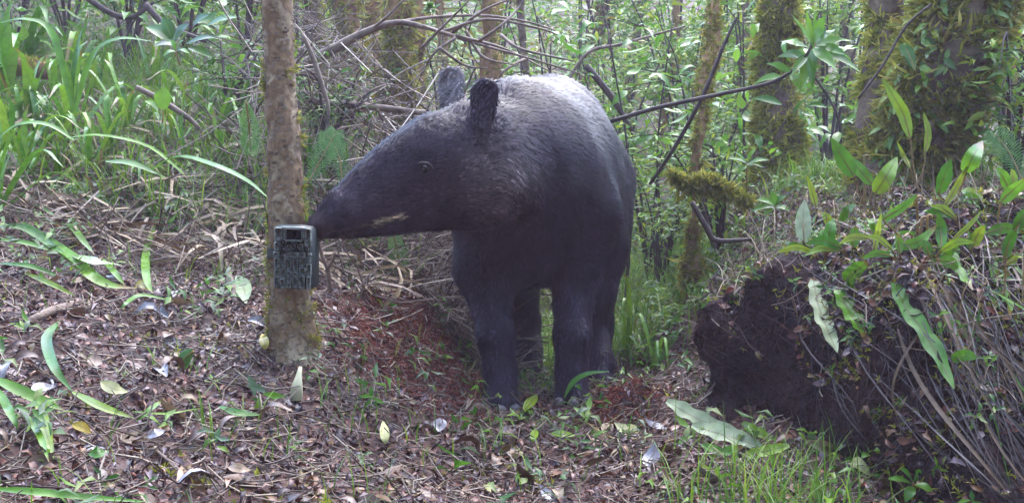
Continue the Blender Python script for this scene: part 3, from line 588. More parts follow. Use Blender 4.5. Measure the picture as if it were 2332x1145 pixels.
# ------------------------------------------------------------------ mossy trees behind
def back_tree(label, pts, rpx, mat, n, size, mm=m_moss, group=None, thr=.0, hang=.5, bump=.02, seed=0):
    t, v, f = trunk('mossy_tree', label, pts, rpx, mat, group, 16, bump, 7)
    moss('moss', v, f, n, size, mm, t, lambda p, nn: (p[:, 2] < 2.6) & (fbm(p*np.array([6, 6, 4]), 3, seed) > thr), hang)
    moss('moss', v, f, n//14, size*2.2, mm, t, lambda p, nn: (p[:, 2] < 2.6) & (np.abs(nn[:, 0]) > .5), 1.3)
    moss('moss', v, f, n//2, size*.85, m_mossg if mm is m_moss else m_moss, t, lambda p, nn: (p[:, 2] < 2.6) & (fbm(p*np.array([9, 9, 5]), 3, seed+50) > .12), hang)
    return t
back_tree('thick brown trunk with drooping yellow moss, just behind the slim tree', [(795, 240, 5.4), (792, 120, 5.4), (786, 0, 5.4)], [36, 33, 33], m_bbark, 6000, .055, seed=1)
back_tree('dark brown trunk with moss tassels above the tapir snout', [(908, 245, 5.0), (906, 120, 5.0), (903, 0, 5.0)], [32, 30, 28], m_bbark, 5500, .052, seed=2, thr=.05)
back_tree('narrow trunk with a mossy foot right above the tapir ears', [(1122, 200, 5.6), (1118, 120, 5.6), (1116, 0, 5.6)], [26, 22, 19], m_bbark, 2600, .035, seed=3, thr=.1)
back_tree('slender yellow-mossed trunk between two thick brown trunks', [(850, 250, 6.2), (846, 120, 6.2), (850, 0, 6.2)], [20, 18, 17], m_bbark, 2200, .042, seed=4)
back_tree('pale slender trunk beside the dark trunk with moss tassels', [(952, 240, 5.7), (948, 120, 5.7), (955, 0, 5.7)], [16, 14, 13], m_bbark, 1800, .04, seed=5, thr=-.2)
back_tree('thin trunk wrapped in yellow moss, next to the slim tree', [(735, 235, 6.0), (722, 100, 6.0), (712, 0, 6.0)], [22, 19, 18], m_dbark, 2400, .045, seed=6, thr=-.1)
back_tree('thick moss-shaggy trunk behind the fern bank', [(1765, 430, 4.4), (1768, 300, 4.45), (1765, 180, 4.5), (1772, 60, 4.5), (1775, 0, 4.5)], [62, 50, 42, 32, 30], m_dbark, 6500, .05, m_mossg, seed=7, thr=-.25)
back_tree('short thin stem with shredded mossy sleeve behind the mossy log', [(1578, 560, 3.75), (1580, 400, 3.7), (1596, 290, 3.7), (1612, 150, 3.8), (1630, 0, 3.9)], [13, 16, 11, 9, 10], m_bbark, 2600, .03, seed=8, thr=.0)
for k, (x0, d0, w0) in enumerate(((1010, 7.5, 13), (1200, 7.2, 12), (1330, 8.2, 13), (1440, 9, 12), (1520, 7.8, 9), (1690, 7.0, 14), (1860, 8.5, 15), (1930, 6.5, 14), (560, 7.0, 14), (430, 8.0, 13), (250, 7.2, 12), (60, 7.6, 16), (2310, 5.5, 16))):
    b = on_ground(x0, 400, 1, 14); lean = rng.normal(0, 14); g_ = gz((x0-CX)/FOC*d0, d0); yb = 480-(g_-.55)/d0*FOC
    back_tree('slim mossy trunk '+('beyond the strap-leaf slope' if x0 < 600 else 'above the tapir head' if x0 < 1250 else 'behind the tapir rump' if x0 < 1600 else 'around the moss-shaggy trunk' if x0 < 2000 else 'beyond the forked tree')+', far off in the mist', [(x0-lean, yb, d0), (x0, yb*.5, d0), (x0+lean, 0, d0)], [w0*1.25, w0, w0*.85], (m_bbark, m_dbark)[k % 2], 700, .05, (m_moss, m_mossg)[k % 3 == 0], 'slim trunks in the mist', thr=-.1, seed=20+k)
# the big forked mossy tree on the bank
fk, v1, f1 = trunk('forked_tree', 'big forked tree with shaggy green moss rising from the fern bank', [(2020, 430, 3.55), (2010, 330, 3.6), (2012, 200, 3.65), (2022, 90, 3.7), (2020, 0, 3.75)], [92, 62, 42, 36, 36], m_dbark, seg=22, bump=.022, freq=7)
W2 = [P(2040, 420, 3.55), P(2080, 330, 3.52), P(2120, 230, 3.48), P(2165, 110, 3.48), P(2190, 0, 3.5), P(2230, -200, 3.6), P(2330, -900, 4.0)]
v2, f2, _ = tube(W2, [.10, .115, .13, .135, .125, .11, .06], 60, 22, .03, 6, 77); link('limb', mesh_np('limb', local(v2, fk), f2, m_dbark), fk)
v3, f3, _ = tube([P(2170, 300, 3.45), P(2140, 330, 3.4), P(2115, 280, 3.33)], [.02, .022, .012], 12, 8, .004, 20); link('limb', mesh_np('limb', local(v3, fk), f3, m_dbark), fk)
moss('moss', v1, f1, 3600, .055, m_mossg, fk, lambda p, n: (p[:, 2] < 1.7) & ((n[:, 0] < -.2) | (p[:, 2] > .95)) & (fbm(p*7, 3, 61) > -.05))
moss('moss', v2, f2, 7000, .062, m_mossg, fk, lambda p, n: (p[:, 2] < 1.8) & (fbm(p*9, 3, 62) > -.3))
moss('moss', v2, f2, 4500, .07, m_moss, fk, lambda p, n: (p[:, 2] < 1.8) & ((n[:, 0] > .25) | (fbm(p*6, 3, 66) > .2)))
moss('moss', v2, f2, 900, .12, m_moss, fk, lambda p, n: (p[:, 2] < 1.8) & (np.abs(n[:, 0]) > .35), 1.0)
p_, n_, _ = surf_samples(v2, f2, 1900); k_ = (p_[:, 2] < 1.5) & (n_[:, 1] < .2) & (fbm(p_*8, 2, 64) > 0); p_, n_ = p_[k_], n_[k_]
v, f, _ = instances(LEAF[1][0], LEAF[1][1], p_+n_*.02, basis(unit(n_*.6+np.array([0, 0, -.7])+rng.normal(0, .4, n_.shape)), n_), rng.uniform(.03, .07, len(p_)))
link('climber_leaves', mesh_np('climber_leaves', local(v, fk), f, m_fol2), fk, kind='stuff')

# ------------------------------------------------------------------ dead branches and twigs
DB = 'dead branches in the undergrowth'
br = thing('dead_branch', 'long arching dead branch with many twigs above the tapir head', 'branch', P(690, 145, 4.1))
stem_px('limb', [(690, 150), (760, 112), (830, 75), (900, 52), (965, 62), (1040, 85)], [14, 12, 9, 7, 6, 5], 4.1, m_branch, parent=br, bump=.002)
r_ = np.random.default_rng(11)
for pts in ([(900, 52), (985, 40), (1100, 36), (1200, 50), (1265, 70)], [(960, 60), (1080, 98), (1200, 132), (1320, 168)], [(1040, 82), (1150, 112), (1250, 162)], [(1010, 72), (1110, 45), (1230, 66), (1270, 80)], [(1030, 75), (1110, 20), (1190, -10)], [(830, 78), (880, 40), (930, -10)],
            [(960, 110), (1010, 60), (1070, 0)], [(1060, 70), (1100, 130), (1180, 150)], [(1000, 110), (1060, 150), (1110, 155)], [(1040, 85), (990, 120), (960, 170)], [(1140, 80), (1180, 110), (1260, 130), (1310, 140)], [(1090, 95), (1140, 60), (1180, 20), (1200, -10)], [(1200, 132), (1150, 160), (1130, 190)]):
    stem_px('twig', pts, [4.5, 3.2, 1.6], [4.1+r_.normal(0, .08) for _ in pts], m_branch, parent=br, seg=5)
br2 = thing('dead_branch', 'broken horizontal dead branch just behind the tapir forehead', 'branch', P(700, 232, 3.9))
stem_px('limb', [(700, 232), (800, 240), (880, 248), (970, 258)], [8, 10, 8, 6], 3.9, m_branch, parent=br2, bump=.003)
for pts in ([(740, 236), (700, 215), (690, 195)], [(800, 240), (860, 200), (900, 195), (945, 230)], [(780, 250), (820, 300), (850, 340)], [(860, 250), (880, 300), (860, 340)], [(820, 245), (760, 290), (735, 330)]): stem_px('twig', pts, [3.5, 2.2, 1.2], [3.9+r_.normal(0, .05) for _ in pts], m_branch, parent=br2, seg=5)
stem_px('dead_sapling', [(688, 78), (712, 130), (735, 200), (748, 250), (742, 320)], [5, 6, 6, 4, 3], 3.3, m_branch, 'pale crooked dead sapling leaning beside the slim tree', 'sapling')
fs = thing('forked_twig', 'pale forked twig standing beside the camera box', 'twig', P(750, 665, 2.7))
stem_px('stem', [(752, 668), (748, 620), (735, 585), (722, 545), (712, 520)], [4.5, 5, 4.5, 4, 3], 2.7, m_branch, parent=fs); stem_px('prong', [(747, 612), (758, 590), (764, 575)], [4, 3.5, 3], 2.7, m_branch, parent=fs); stem_px('prong', [(740, 600), (728, 590), (720, 575)], [3, 3, 2], 2.7, m_branch, parent=fs)
lb = thing('leafy_branch', 'long dark thin branch ending in lance-shaped leaves before the forked tree', 'branch', P(1390, 277, 3.5))
stem_px('stem', [(1390, 277), (1500, 245), (1640, 215), (1745, 192), (1800, 165), (1835, 128), (1850, 100)], [5.5, 5.5, 5, 4.5, 4, 3.5, 2.5], [3.5, 3.45, 3.4, 3.3, 3.25, 3.2, 3.2], m_dbranch, parent=lb, n=30)
def leaves_on(t, lst, mat, d, wave=.0):
    for (x0, y0, x1, y1, w) in lst: blade_px('leaf', [(x0, y0), ((x0+x1)/2+(y1-y0)*.06, (y0+y1)/2-abs(x1-x0)*.08), (x1, y1)], w, mat, None, None, d=[d+rng.normal(0, .02), d+rng.normal(-.02, .03), d+rng.normal(-.03, .06)], parent=t, wave=wave, n=8, side=(rng.normal(0, .5), -.8, .6), prof=(.12, .7, 1, .95, .65, .3, .02))
leaves_on(lb, [(1850, 100, 1800, 30, 24), (1852, 98, 1835, 15, 22), (1855, 98, 1885, 30, 26), (1858, 100, 1920, 62, 26), (1858, 104, 1945, 95, 26), (1856, 108, 1935, 130, 28), (1852, 112, 1905, 160, 28), (1845, 116, 1850, 185, 26), (1838, 122, 1800, 175, 24), (1842, 110, 1775, 95, 26), (1835, 128, 1770, 130, 24), (1835, 130, 1820, 215, 24), (1838, 130, 1845, 230, 22), (1850, 108, 1860, 25, 22), (1865, 120, 1960, 165, 26), (1800, 165, 1745, 145, 20), (1800, 168, 1830, 215, 22)], m_shrub, 3.22)
stem_px('thin_branch', [(1480, 420), (1540, 330), (1600, 220), (1650, 100), (1678, 40)], [4, 5, 5, 4, 3], [3.6, 3.55, 3.5, 3.5, 3.5], m_dbranch, 'thin straight dark branch crossing the long leafy branch', 'branch')
stem_px('dark_branch', [(1335, 150), (1395, 225), (1440, 300)], [8, 8, 5], 4.6, m_dbranch, 'short dark branch slanting down just behind the tapir rump', 'branch')
stem_px('thin_branch', [(1955, 225), (2010, 150), (2062, 62), (2120, 10)], [2.5, 3, 3, 2.5], 3.3, m_dbranch, 'wiry dark branch crossing in front of the forked tree', 'branch')
stem_px('dark_branch', [(1575, 460), (1610, 520), (1632, 548), (1710, 545)], [6, 7, 7, 4], 3.0, m_dbranch, 'dark elbow-shaped branch on the tip of the fern bank', 'branch')
lg, (v, f) = stem_px('mossy_log', [(1525, 398), (1570, 418), (1615, 414), (1665, 440), (1715, 462)], [2, 7, 9, 6, 2], 3.55, m_dbark, 'short horizontal mossy log beside the fern bank', 'log', bump=.004); moss('moss', v, f, 420, .040, m_moss, lg, lambda p, n: fbm(p*22, 2, 5) > .0, hang=.3); moss('moss', v, f, 60, .085, m_moss, lg, None, hang=1.2); moss('moss', v, f, 400, .035, m_mossg, lg, lambda p, n: fbm(p*12, 2, 6) > 0, hang=-.2)
lg, (v, f) = stem_px('fallen_log', [(-60, 140), (40, 150), (115, 160)], [20, 20, 17], 4.6, m_bbark, 'mossy fallen log among the strap-leaf plants', 'log', bump=.008, seg=14); moss('moss', v, f, 600, .03, m_mossg, lg, lambda p, n: n[:, 2] > .1, hang=-.1)
for pts, w, d, lab in (([(310, 200), (360, 225), (430, 270), (460, 300)], 7, 3.9, 'brown stick slanting down the leafy slope'), ([(330, 10), (380, 60), (470, 95)], 8, 4.8, 'dark branch among the broad leaves on the slope'), ([(190, -10), (250, 30), (300, 40), (350, 5)], 7, 5, 'dark crooked limb over the strap-leaf plants'), ([(1290, 190), (1340, 120), (1420, 100), (1560, 60)], 4, 5.2, 'thin bare branch over the tapir rump')):
    stem_px('bare_branch', pts, [w, w, w*.6], d, m_dbranch if 'dark' in lab else m_branch, lab, 'branch')

# ------------------------------------------------------------------ fern bank: strap fronds, each with its stalk
FB = 'strap ferns growing on the earth bank'
def fern(label, base, fronds, group=None):
    q = on_ground(*base); d0 = float((q-CAM)@_F); t = thing('strap_fern', label, 'fern', q, group)
    for pts, w, mat in fronds:
        n_ = len(pts); dd = [d0-.02+.02*i*rng.normal(0, .6) for i in range(n_)]
        fr = blade_px('frond', pts, w, mat, None, None, d=dd, parent=t, wave=.05, n=16, prof=(.35, .85, 1, 1, .95, .75, .45, .08), side=(rng.normal(0, .25), -1, .25), crease=.2)
        sp = [P(*base, d0)+rng.normal(0, .008, 3)*[1, 1, 0], P((base[0]*.4+pts[0][0]*.6), (base[1]*.5+pts[0][1]*.5), d0-.01), P(*pts[0], dd[0])]
        v, f, _ = tube(sp+[P(*pts[1], dd[1])], [.0022, .002, .0018, .0006], 12, 5); link('stalk', mesh_np('stalk', local(v, fr.parent), f, m_stalk), t)
    return t
def fiddle(x, y, r_, base, par):
    q = on_ground(*base); d0 = float((q-CAM)@_F); pts = [base, (base[0]*.5+x*.5-3, (base[1]+y)/2), (x-r_, y)]+[(x+r_*math.cos(a)*(1-.12*k), y+r_*math.sin(a)*(1-.12*k)) for k, a in enumerate(np.linspace(-2.6, 1.8, 7))]
    stem_px('fiddlehead', pts, [3.2, 3, 2.6, 2], d0-.01, m_stalk, parent=par, n=30, seg=6)
t1 = fern('tallest strap fern with upright yellow-green fronds at the forked tree foot', (2090, 440), [([(2072, 312), (2058, 262), (2035, 220), (2010, 180)], 27, m_ferny), ([(2108, 345), (2113, 300), (2103, 255)], 17, m_ferny), ([(2072, 382), (2056, 352), (2042, 322)], 11, m_ferny)])
t2 = fern('strap fern with two broad green fronds leaning towards the tapir', (1975, 485), [([(1943, 400), (1920, 362), (1892, 314)], 38, m_fern), ([(1986, 420), (1958, 388), (1928, 352)], 30, m_fern)]); fiddle(1976, 361, 8, (1968, 470), t2)
fern('single upright yellow-green frond between two darker strap ferns', (1996, 490), [([(1994, 440), (2018, 402), (2043, 358)], 38, m_ferny)])
fern('narrow yellow frond standing at the tapir end of the bank', (1862, 520), [([(1858, 470), (1850, 440), (1838, 400)], 17, m_ferny)])
fern('strap fern with two broad dark green fronds before the leaning limb', (2170, 470), [([(2138, 440), (2150, 402), (2166, 364)], 40, m_fern), ([(2200, 392), (2215, 358), (2238, 322)], 38, m_fern), ([(2146, 480), (2178, 425), (2206, 372)], 14, m_ferny)])
t3 = fern('strap fern with arching bluish fronds and curled fiddleheads', (2085, 560), [([(2012, 500), (2050, 476), (2092, 442)], 19, m_fern), ([(2030, 562), (2088, 552), (2135, 512)], 24, m_fern), ([(2142, 562), (2142, 520), (2136, 485)], 28, m_fern), ([(1992, 572), (2000, 525), (2008, 483)], 13, m_ferny)])
fiddle(2096, 455, 9, (2090, 550), t3); fiddle(2106, 500, 7, (2095, 560), t3); fiddle(2118, 495, 6, (2112, 555), t3)
fern('thin yellow frond at the right shoulder of the bank top', (2165, 560), [([(2170, 545), (2208, 512), (2236, 480)], 11, m_ferny)])
fern('wide glaucous frond standing upright on the bank tip', (1832, 565), [([(1831, 552), (1829, 505), (1832, 455)], 36, m_pale), ([(1790, 560), (1825, 562), (1862, 558)], 22, m_fern)])
fern('dark strap fern leaning out at the far end of the bank', (2260, 560), [([(2215, 540), (2240, 580), (2255, 625)], 34, m_fern), ([(2250, 530), (2290, 520), (2335, 530)], 26, m_fern), ([(2280, 460), (2310, 430), (2345, 400)], 30, m_fern)])
HG = (('broad pale wavy frond hanging down the bank face', [(1853, 640), (1862, 690), (1882, 745), (1906, 802)], 44, m_pale), ('short twisted green frond hanging beside the pale wavy frond', [(1908, 660), (1928, 700), (1952, 740), (1964, 768)], 42, m_fern), ('longest green frond trailing down the root-hung bank face', [(2036, 645), (2062, 700), (2102, 755), (2140, 820), (2172, 885)], 42, m_fern),
      ('green frond tip sticking out over the bank lip', [(1925, 640), (1950, 618), (1975, 596)], 44, m_fern), ('small oval green leaf beside the longest trailing frond', [(2168, 818), (2195, 808), (2226, 815)], 26, m_shrub), ('narrow drooping frond at the right of the bank face', [(2245, 560), (2262, 620), (2290, 680), (2300, 720)], 30, m_fern), ('glossy drooping frond behind the hanging roots', [(2160, 560), (2185, 620), (2215, 660)], 24, m_fern))
for lab, pts, w, mm in HG:
    d0 = float((on_ground(*pts[0])-CAM)@_F); de = float((on_ground(*pts[-1])-CAM)@_F); blade_px('hanging_frond', pts, w, mm, lab, 'frond', d=list(np.linspace(d0-.03, min(de, d0)-.05, len(pts))), wave=.14, n=20, side=(.1, -1, .15), prof=(.45, .95, 1, .95, 1, .9, .6, .1))
for lab, pts, w, mm in (('long pale wavy frond lying at the bank foot', [(1518, 912), (1560, 938), (1620, 968), (1695, 992)], 42, m_pale), ('second pale wavy frond lying below the long one', [(1575, 968), (1630, 985), (1690, 1002), (1735, 1020)], 42, m_pale), ('browning yellow frond tip under the dark bank hollow', [(1690, 962), (1725, 985), (1765, 1002)], 26, m_ferny), ('green drooping frond under the pale fallen fronds', [(1598, 1012), (1645, 1028), (1692, 1016)], 24, m_fern), ('yellow-green frond among grass at the bank foot', [(1690, 1040), (1740, 1028), (1798, 1014)], 28, m_ferny)):
    d0 = min(float((on_ground(*p_)-CAM)@_F) for p_ in pts); blade_px('fallen_frond', pts, w, mm, lab, 'frond', d=[d0-.02-.01*i for i in range(len(pts))], wave=.10, n=20, side=(.15, -.75, .7), prof=(.3, .8, 1, .95, 1, .9, .7, .3))
r5 = np.random.default_rng(77)
for px, py in ((1900, 540), (1940, 590), (2050, 600), (2120, 600), (2190, 520), (2210, 590), (2250, 480), (2300, 560), (2310, 470), (1880, 600), (2000, 560), (2150, 640), (2280, 620)):
    fr_ = []
    for k in range(3):
        a = r5.normal(0, .75); L_ = r5.uniform(60, 115); x1, y1 = px+math.sin(a)*L_*.35, py-math.cos(a)*L_*.35; x2, y2 = px+math.sin(a*1.3)*L_*.75, py-math.cos(a*1.3)*L_*.72; x3, y3 = px+math.sin(a*1.6)*L_*1.1, py-math.cos(a*1.6)*L_*.95
        fr_.append(([(x1, y1), (x2, y2), (x3, y3)], r5.uniform(14, 30), (m_fern, m_fern, m_ferny)[k]))
    fern('small strap fern half hidden in litter '+('on the bank top' if py < 570 else 'along the bank lip'), (px, py), fr_, 'small strap ferns on the bank')
def rosette(label, base, leaves, mat, d=None, name='seedling'):
    q = on_ground(*base) if d is None else P(*base, d); d0 = float((q-CAM)@_F)-.03; t = thing(name, label, 'plant', q)
    for (x0, y0, x1, y1, w) in leaves: blade_px('leaf', [(x0, y0), ((x0+x1)/2, (y0+y1)/2-4), (x1, y1)], w, mat, None, None, d=[d0, d0-.015, d0-.02], parent=t, n=8, side=(rng.normal(0, .3), -.6, .8), prof=(.15, .8, 1, .95, .6, .1))
    v, f, _ = tube([q, P(leaves[0][0], leaves[0][1], d0)], [.003, .002], 5, 5); link('stem', mesh_np('stem', local(v, t), f, m_stalk), t); return t
rosette('oval-leaved seedling at the foot of the root-hung bank', (2085, 1140), [(2080, 1098, 2050, 1066, 24), (2080, 1096, 2096, 1068, 22), (2076, 1100, 2022, 1090, 20), (2084, 1102, 2126, 1122, 24), (2080, 1108, 2062, 1142, 24)], m_shrub)
rosette('small bright green weed under the pale fallen fronds', (1845, 1020), [(1842, 990, 1826, 978, 14), (1842, 990, 1862, 985, 14), (1842, 988, 1850, 1008, 14)], m_shrub)
rosette('three-leaved green sprig on the dark bank foot', (1985, 1060), [(1980, 1035, 1962, 1042, 16), (1980, 1030, 2005, 1026, 16), (1978, 1030, 1970, 1012, 12), (1990, 1080, 2008, 1095, 18)], m_shrub)
rosette('bright green broad-leaved weed on the bank tip', (1770, 510), [(1765, 470, 1725, 455, 22), (1765, 470, 1790, 445, 20), (1762, 472, 1740, 490, 20), (1768, 474, 1798, 480, 18), (1765, 468, 1755, 435, 18), (1760, 470, 1715, 480, 18)], m_shrub)
rosette('palm-like green whorl behind the bank tip', (1700, 430), [(1700, 372, 1660, 362, 14), (1700, 372, 1672, 345, 14), (1702, 370, 1720, 340, 14), (1704, 372, 1752, 365, 15), (1704, 374, 1740, 382, 14), (1700, 376, 1680, 398, 14)], m_shrub, d=3.6)
for lab, base, w in (('bright star-shaped sprig above the tapir shoulder', (1160, 170), 10), ('light green sprig above the dead branch twigs', (985, 30), 11), ('lone light green leaf cluster above the arching branch', (980, 20), 16)):
    x0, y0 = base; rosette(lab, (x0, y0+20), [(x0, y0, x0+r_.uniform(-1, 1)*30, y0-r_.uniform(-5, 26), w) for r_ in [np.random.default_rng(x0+k) for k in range(6)]], m_shrub, d=4.3, name='leafy_sprig')
# trailing roots and dead stems over the bank face
xs = np.linspace(.42, 1.75, 134); zs = np.linspace(-.02, .72, 75); ys = np.linspace(1.78, 3.4, 200)
g3 = np.stack(np.meshgrid(xs, zs, ys, indexing='ij'), -1)[..., [0, 2, 1]]; sd3 = bank_sdf(g3) < 0; YF = np.where(sd3.any(-1), ys[np.argmax(sd3, -1)], np.nan)
def yface(x, z):
    i = np.clip(np.round((x-xs[0])/(xs[1]-xs[0])).astype(int), 0, len(xs)-1); j = np.clip(np.round((z-zs[0])/(zs[1]-zs[0])).astype(int), 0, len(zs)-1); return YF[i, j]
def hang(n, x0, x1, lmin, lmax, slope, w, off, r, curl=.03):
    parts = []
    for _ in range(n):
        x = r.uniform(x0, x1); z = r.uniform(.30, .54) if r.random() < .55 else r.uniform(.1, .4); l = r.uniform(lmin, lmax); m_ = 8
        sl = slope+r.normal(0, .26); u = np.linspace(0, 1, m_); X = x+sl*l*u+curl*np.sin(u*r.uniform(2, 5)+r.uniform(0, 6))*.4; Z = z-l*u*r.uniform(.75, 1); Y = yface(X, Z)
        ok = ~np.isnan(Y) & (Z > 0)
        if ok.sum() < 5 or not ok[:5].all(): continue
        k = np.argmin(ok) if not ok.all() else m_; X, Y, Z = X[:k], Y[:k], Z[:k]; Y = np.minimum.accumulate(np.convolve(np.pad(Y, 1, 'edge'), [.25, .5, .25], 'valid'))-off*r.uniform(.2, 1.5)*np.minimum(1, np.linspace(0.3, 2, k))
        parts.append(ribbon(np.stack([X, Y, Z], -1), w*r.uniform(.5, 1.4), side=(r.normal(0, .4), -1, .2), crease=.5, n=9))
    return stack(parts)
r_ = np.random.default_rng(21)
v, f, u = hang(360, .68, 1.6, .12, .55, .18, .0026, .03, r_, .10); link('hanging_roots', mesh_np('hanging_roots', v, f, M('dry_roots', [(.025, .014, .013), (.06, .036, .03), (.09, .06, .05), (.02, .011, .01), (.16, .12, .11)], 'island', .4, .5, noise=50)), None, label='mat of trailing roots and dead stems over the bank face', cat='roots', kind='stuff')
v, f, u = hang(300, .5, 1.5, .04, .2, .2, .0016, .015, r_, .08); link('fine_rootlets', mesh_np('fine_rootlets', v, f, M('dark_rootlets', [(.03, .012, .01), (.07, .028, .02), (.12, .05, .03)], 'island', .6, .3, noise=40)), None, label='fine reddish rootlets fringing the dark bank hollow', cat='rootlets', kind='stuff')
for k in range(26):
    x = r_.uniform(.75, 1.2); vv = hang(6, x, x+.05, .2, .45, .35, .0065, .035, r_, .06)
    v, f, u = vv[0][:27], vv[1][:16], vv[2][:27]; c = v[0].copy(); link('hanging_strap_leaf', mesh_np('hanging_strap_leaf', v-c, f, (m_dead, m_dead, m_dead, m_strap)[k % 4], uv=u), None, c, ('green' if k % 4 == 3 else 'dead brown')+' strap leaf hanging among the roots on the bank face', 'leaf', ('green' if k % 4 == 3 else 'dead')+' strap leaves on the bank face')

# ------------------------------------------------------------------ strap-leaf plants on the left slope
SP = 'strap-leaf plants on the slope'
for (px, py, n, L, lab) in ((165, 345, 13, .47, 'tallest strap-leaf plant with upright arching blades on the slope'), (200, 420, 10, .34, 'compact upright strap-leaf plant below the tallest one'), (135, 440, 9, .22, 'short cut-back strap-leaf clump on the slope'), (60, 440, 9, .28, 'low strap-leaf clump beside the cut-back one')): strap_plant(px, py, n, L, lab, None, kinds=[0, 1, 4, 6, 2] if n > 9 else None, widen=1.15)
for (px, py, n, L) in ((-30, 330, 10, .5), (20, 250, 10, .5), (290, 330, 9, .4), (40, 190, 9, .5), (370, 300, 8, .35), (480, 330, 8, .3), (300, 440, 8, .22), (560, 400, 7, .25), (430, 400, 7, .26), (-10, 500, 9, .35), (540, 310, 8, .3), (120, 260, 9, .42), (620, 380, 7, .25), (350, 230, 8, .38), (230, 240, 8, .4), (60, 330, 9, .4), (250, 380, 8, .3), (400, 350, 8, .3), (500, 400, 7, .25), (100, 370, 8, .36), (450, 280, 8, .35), (180, 200, 8, .45), (20, 400, 8, .36)): strap_plant(px, py, n+3, L*.92, 'loose clump of arching green strap leaves '+('beside the fallen log' if px < 110 else 'around the tallest strap-leaf plant' if px < 280 else 'below the broad-leaved plant' if px < 460 else 'beside the slim tree')+(', higher on the slope' if py < 300 else ', low on the slope'), SP, widen=1.35)
for (px, py, n, L) in ((745, 400, 8, .3), (760, 480, 7, .2), (700, 420, 7, .3), (1430, 820, 9, .30), (1490, 840, 8, .28), (1540, 700, 6, .22), (860, 600, 6, .2)): strap_plant(px, py, n, L, 'small clump of narrow strap leaves '+('behind the tapir snout' if px < 1000 else 'behind the tapir hind legs'), 'strap clumps around the tapir')
SL = 'green strap leaves lying on the slope'
for k, (pts, w) in enumerate((([(0, 515), (55, 520), (110, 555), (185, 612)], 27), ([(50, 505), (120, 555), (170, 590), (230, 640), (300, 655)], 32), ([(130, 560), (200, 625), (250, 650), (312, 656)], 28), ([(-10, 545), (40, 550), (90, 562), (140, 580)], 18), ([(30, 435), (70, 455), (120, 490), (182, 497)], 18), ([(120, 508), (160, 515), (190, 550), (216, 580)], 20), ([(0, 600), (60, 605), (110, 620), (140, 632)], 18), ([(275, 702), (300, 682), (330, 672), (396, 686)], 16), ([(355, 505), (332, 580), (335, 640), (348, 668)], 22), ([(235, 590), (260, 620), (285, 650)], 18), ([(215, 440), (240, 460), (258, 490)], 12))):
    blade_px('strap_leaf', pts, w*.82, m_strap, 'broken green strap leaf lying in the heap on the slope', 'leaf', SL, lift=.03, side=(.2, -.6, .75))
blade_px('strap_leaf', [(165, 582), (215, 596), (277, 604)], 26, M('pale_silvery_leaf', [(.38, .46, .24), (.46, .52, .32)], 'noise', .25, .6, .15, noise=15), 'silvery pale leaf underside on the heap of strap leaves', 'leaf', lift=.05, side=(.1, -.6, .8))
blade_px('strap_leaf', [(60, 622), (120, 648), (172, 674)], 13, m_ferny, 'yellowing narrow strap leaf beside the heap', 'leaf', lift=.02)
for lab, pts, w, mm in (('glossy curved strap leaf bent like a hook on the litter', [(132, 735), (106, 772), (124, 838), (166, 892)], 31, m_strap), ('green strap leaf with pale cut end on the litter', [(166, 892), (230, 926), (306, 952)], 27, m_ferny), ('wide green strap leaf slanting into the litter', [(-20, 858), (70, 902), (152, 936)], 38, m_strap), ('glossy narrow leaf under the wide slanting leaf', [(-5, 885), (18, 930), (42, 978)], 26, m_strap), ('pale green leaf standing down from the wide leaf', [(86, 908), (102, 972), (122, 1042)], 33, m_ferny), ('dark narrow leaf beside the pale standing leaf', [(56, 938), (90, 992), (112, 1052)], 20, m_strap),
                         ('bluish strap leaf lying flat across loose litter', [(-20, 1112), (80, 1120), (200, 1132), (345, 1142)], 26, m_strap), ('pale green leaf strip lying past the cut strap leaf', [(312, 958), (342, 932), (376, 906)], 17, m_fern), ('thin yellow leaf strip on the litter', [(300, 936), (380, 941), (470, 926)], 7, m_ferny), ('blue-green fallen leaf strip near the cream chip', [(500, 925), (540, 940), (600, 945)], 26, m_fern)):
    blade_px('fallen_strap_leaf', pts, w*.78, mm, lab, 'leaf', lift=.025, side=(.2, -.6, .75))
for lab, pts, w, d in (('long arching blade reaching down to the slim tree', [(325, 400), (400, 358), (480, 374), (560, 410), (612, 452)], 17, [3.4, 3.25, 3.1, 3.0, 2.9]), ('long thin blade bowed over the leafy slope', [(150, 315), (225, 308), (330, 330), (400, 380), (440, 420)], 11, 3.5), ('short wide blade over the dead grass', [(240, 368), (300, 374), (372, 402)], 22, 3.3), ('long bowed blade springing to the left edge', [(170, 320), (110, 285), (40, 285), (-20, 330)], 16, 3.4), ('bowed blade arching high over the log', [(165, 250), (120, 80), (60, 45), (-10, 55)], 18, 3.6), ('bowed blade arching towards the broad leaves', [(170, 260), (210, 130), (270, 90), (350, 95)], 20, 3.6)): blade_px('arching_strap_leaf', pts, w, m_strap, lab, 'leaf', d=d, side=(.1, -.5, .85))
rosette('broad-leaved plant on the slope behind strap leaves', (410, 150), [(395, 96, 332, 62, 42), (398, 98, 430, 55, 40), (425, 100, 502, 84, 28), (400, 105, 350, 105, 30), (440, 60, 475, 35, 30), (390, 90, 370, 40, 34), (470, 60, 540, 40, 34), (430, 110, 480, 130, 26)], m_broad, d=4.3, name='broad_leaved_plant')
rosette('round blue-green leaf plant among dead grass', (370, 280), [(372, 250, 375, 200, 44), (360, 252, 330, 230, 20)], m_shrub, d=3.6)
rosette('light green leafy tuft on the slope beside the slim tree', (400, 130), [(400, 118, 372, 128, 18), (402, 116, 430, 122, 16), (400, 114, 385, 92, 16), (402, 114, 418, 92, 14)], m_shrub, d=4.0)
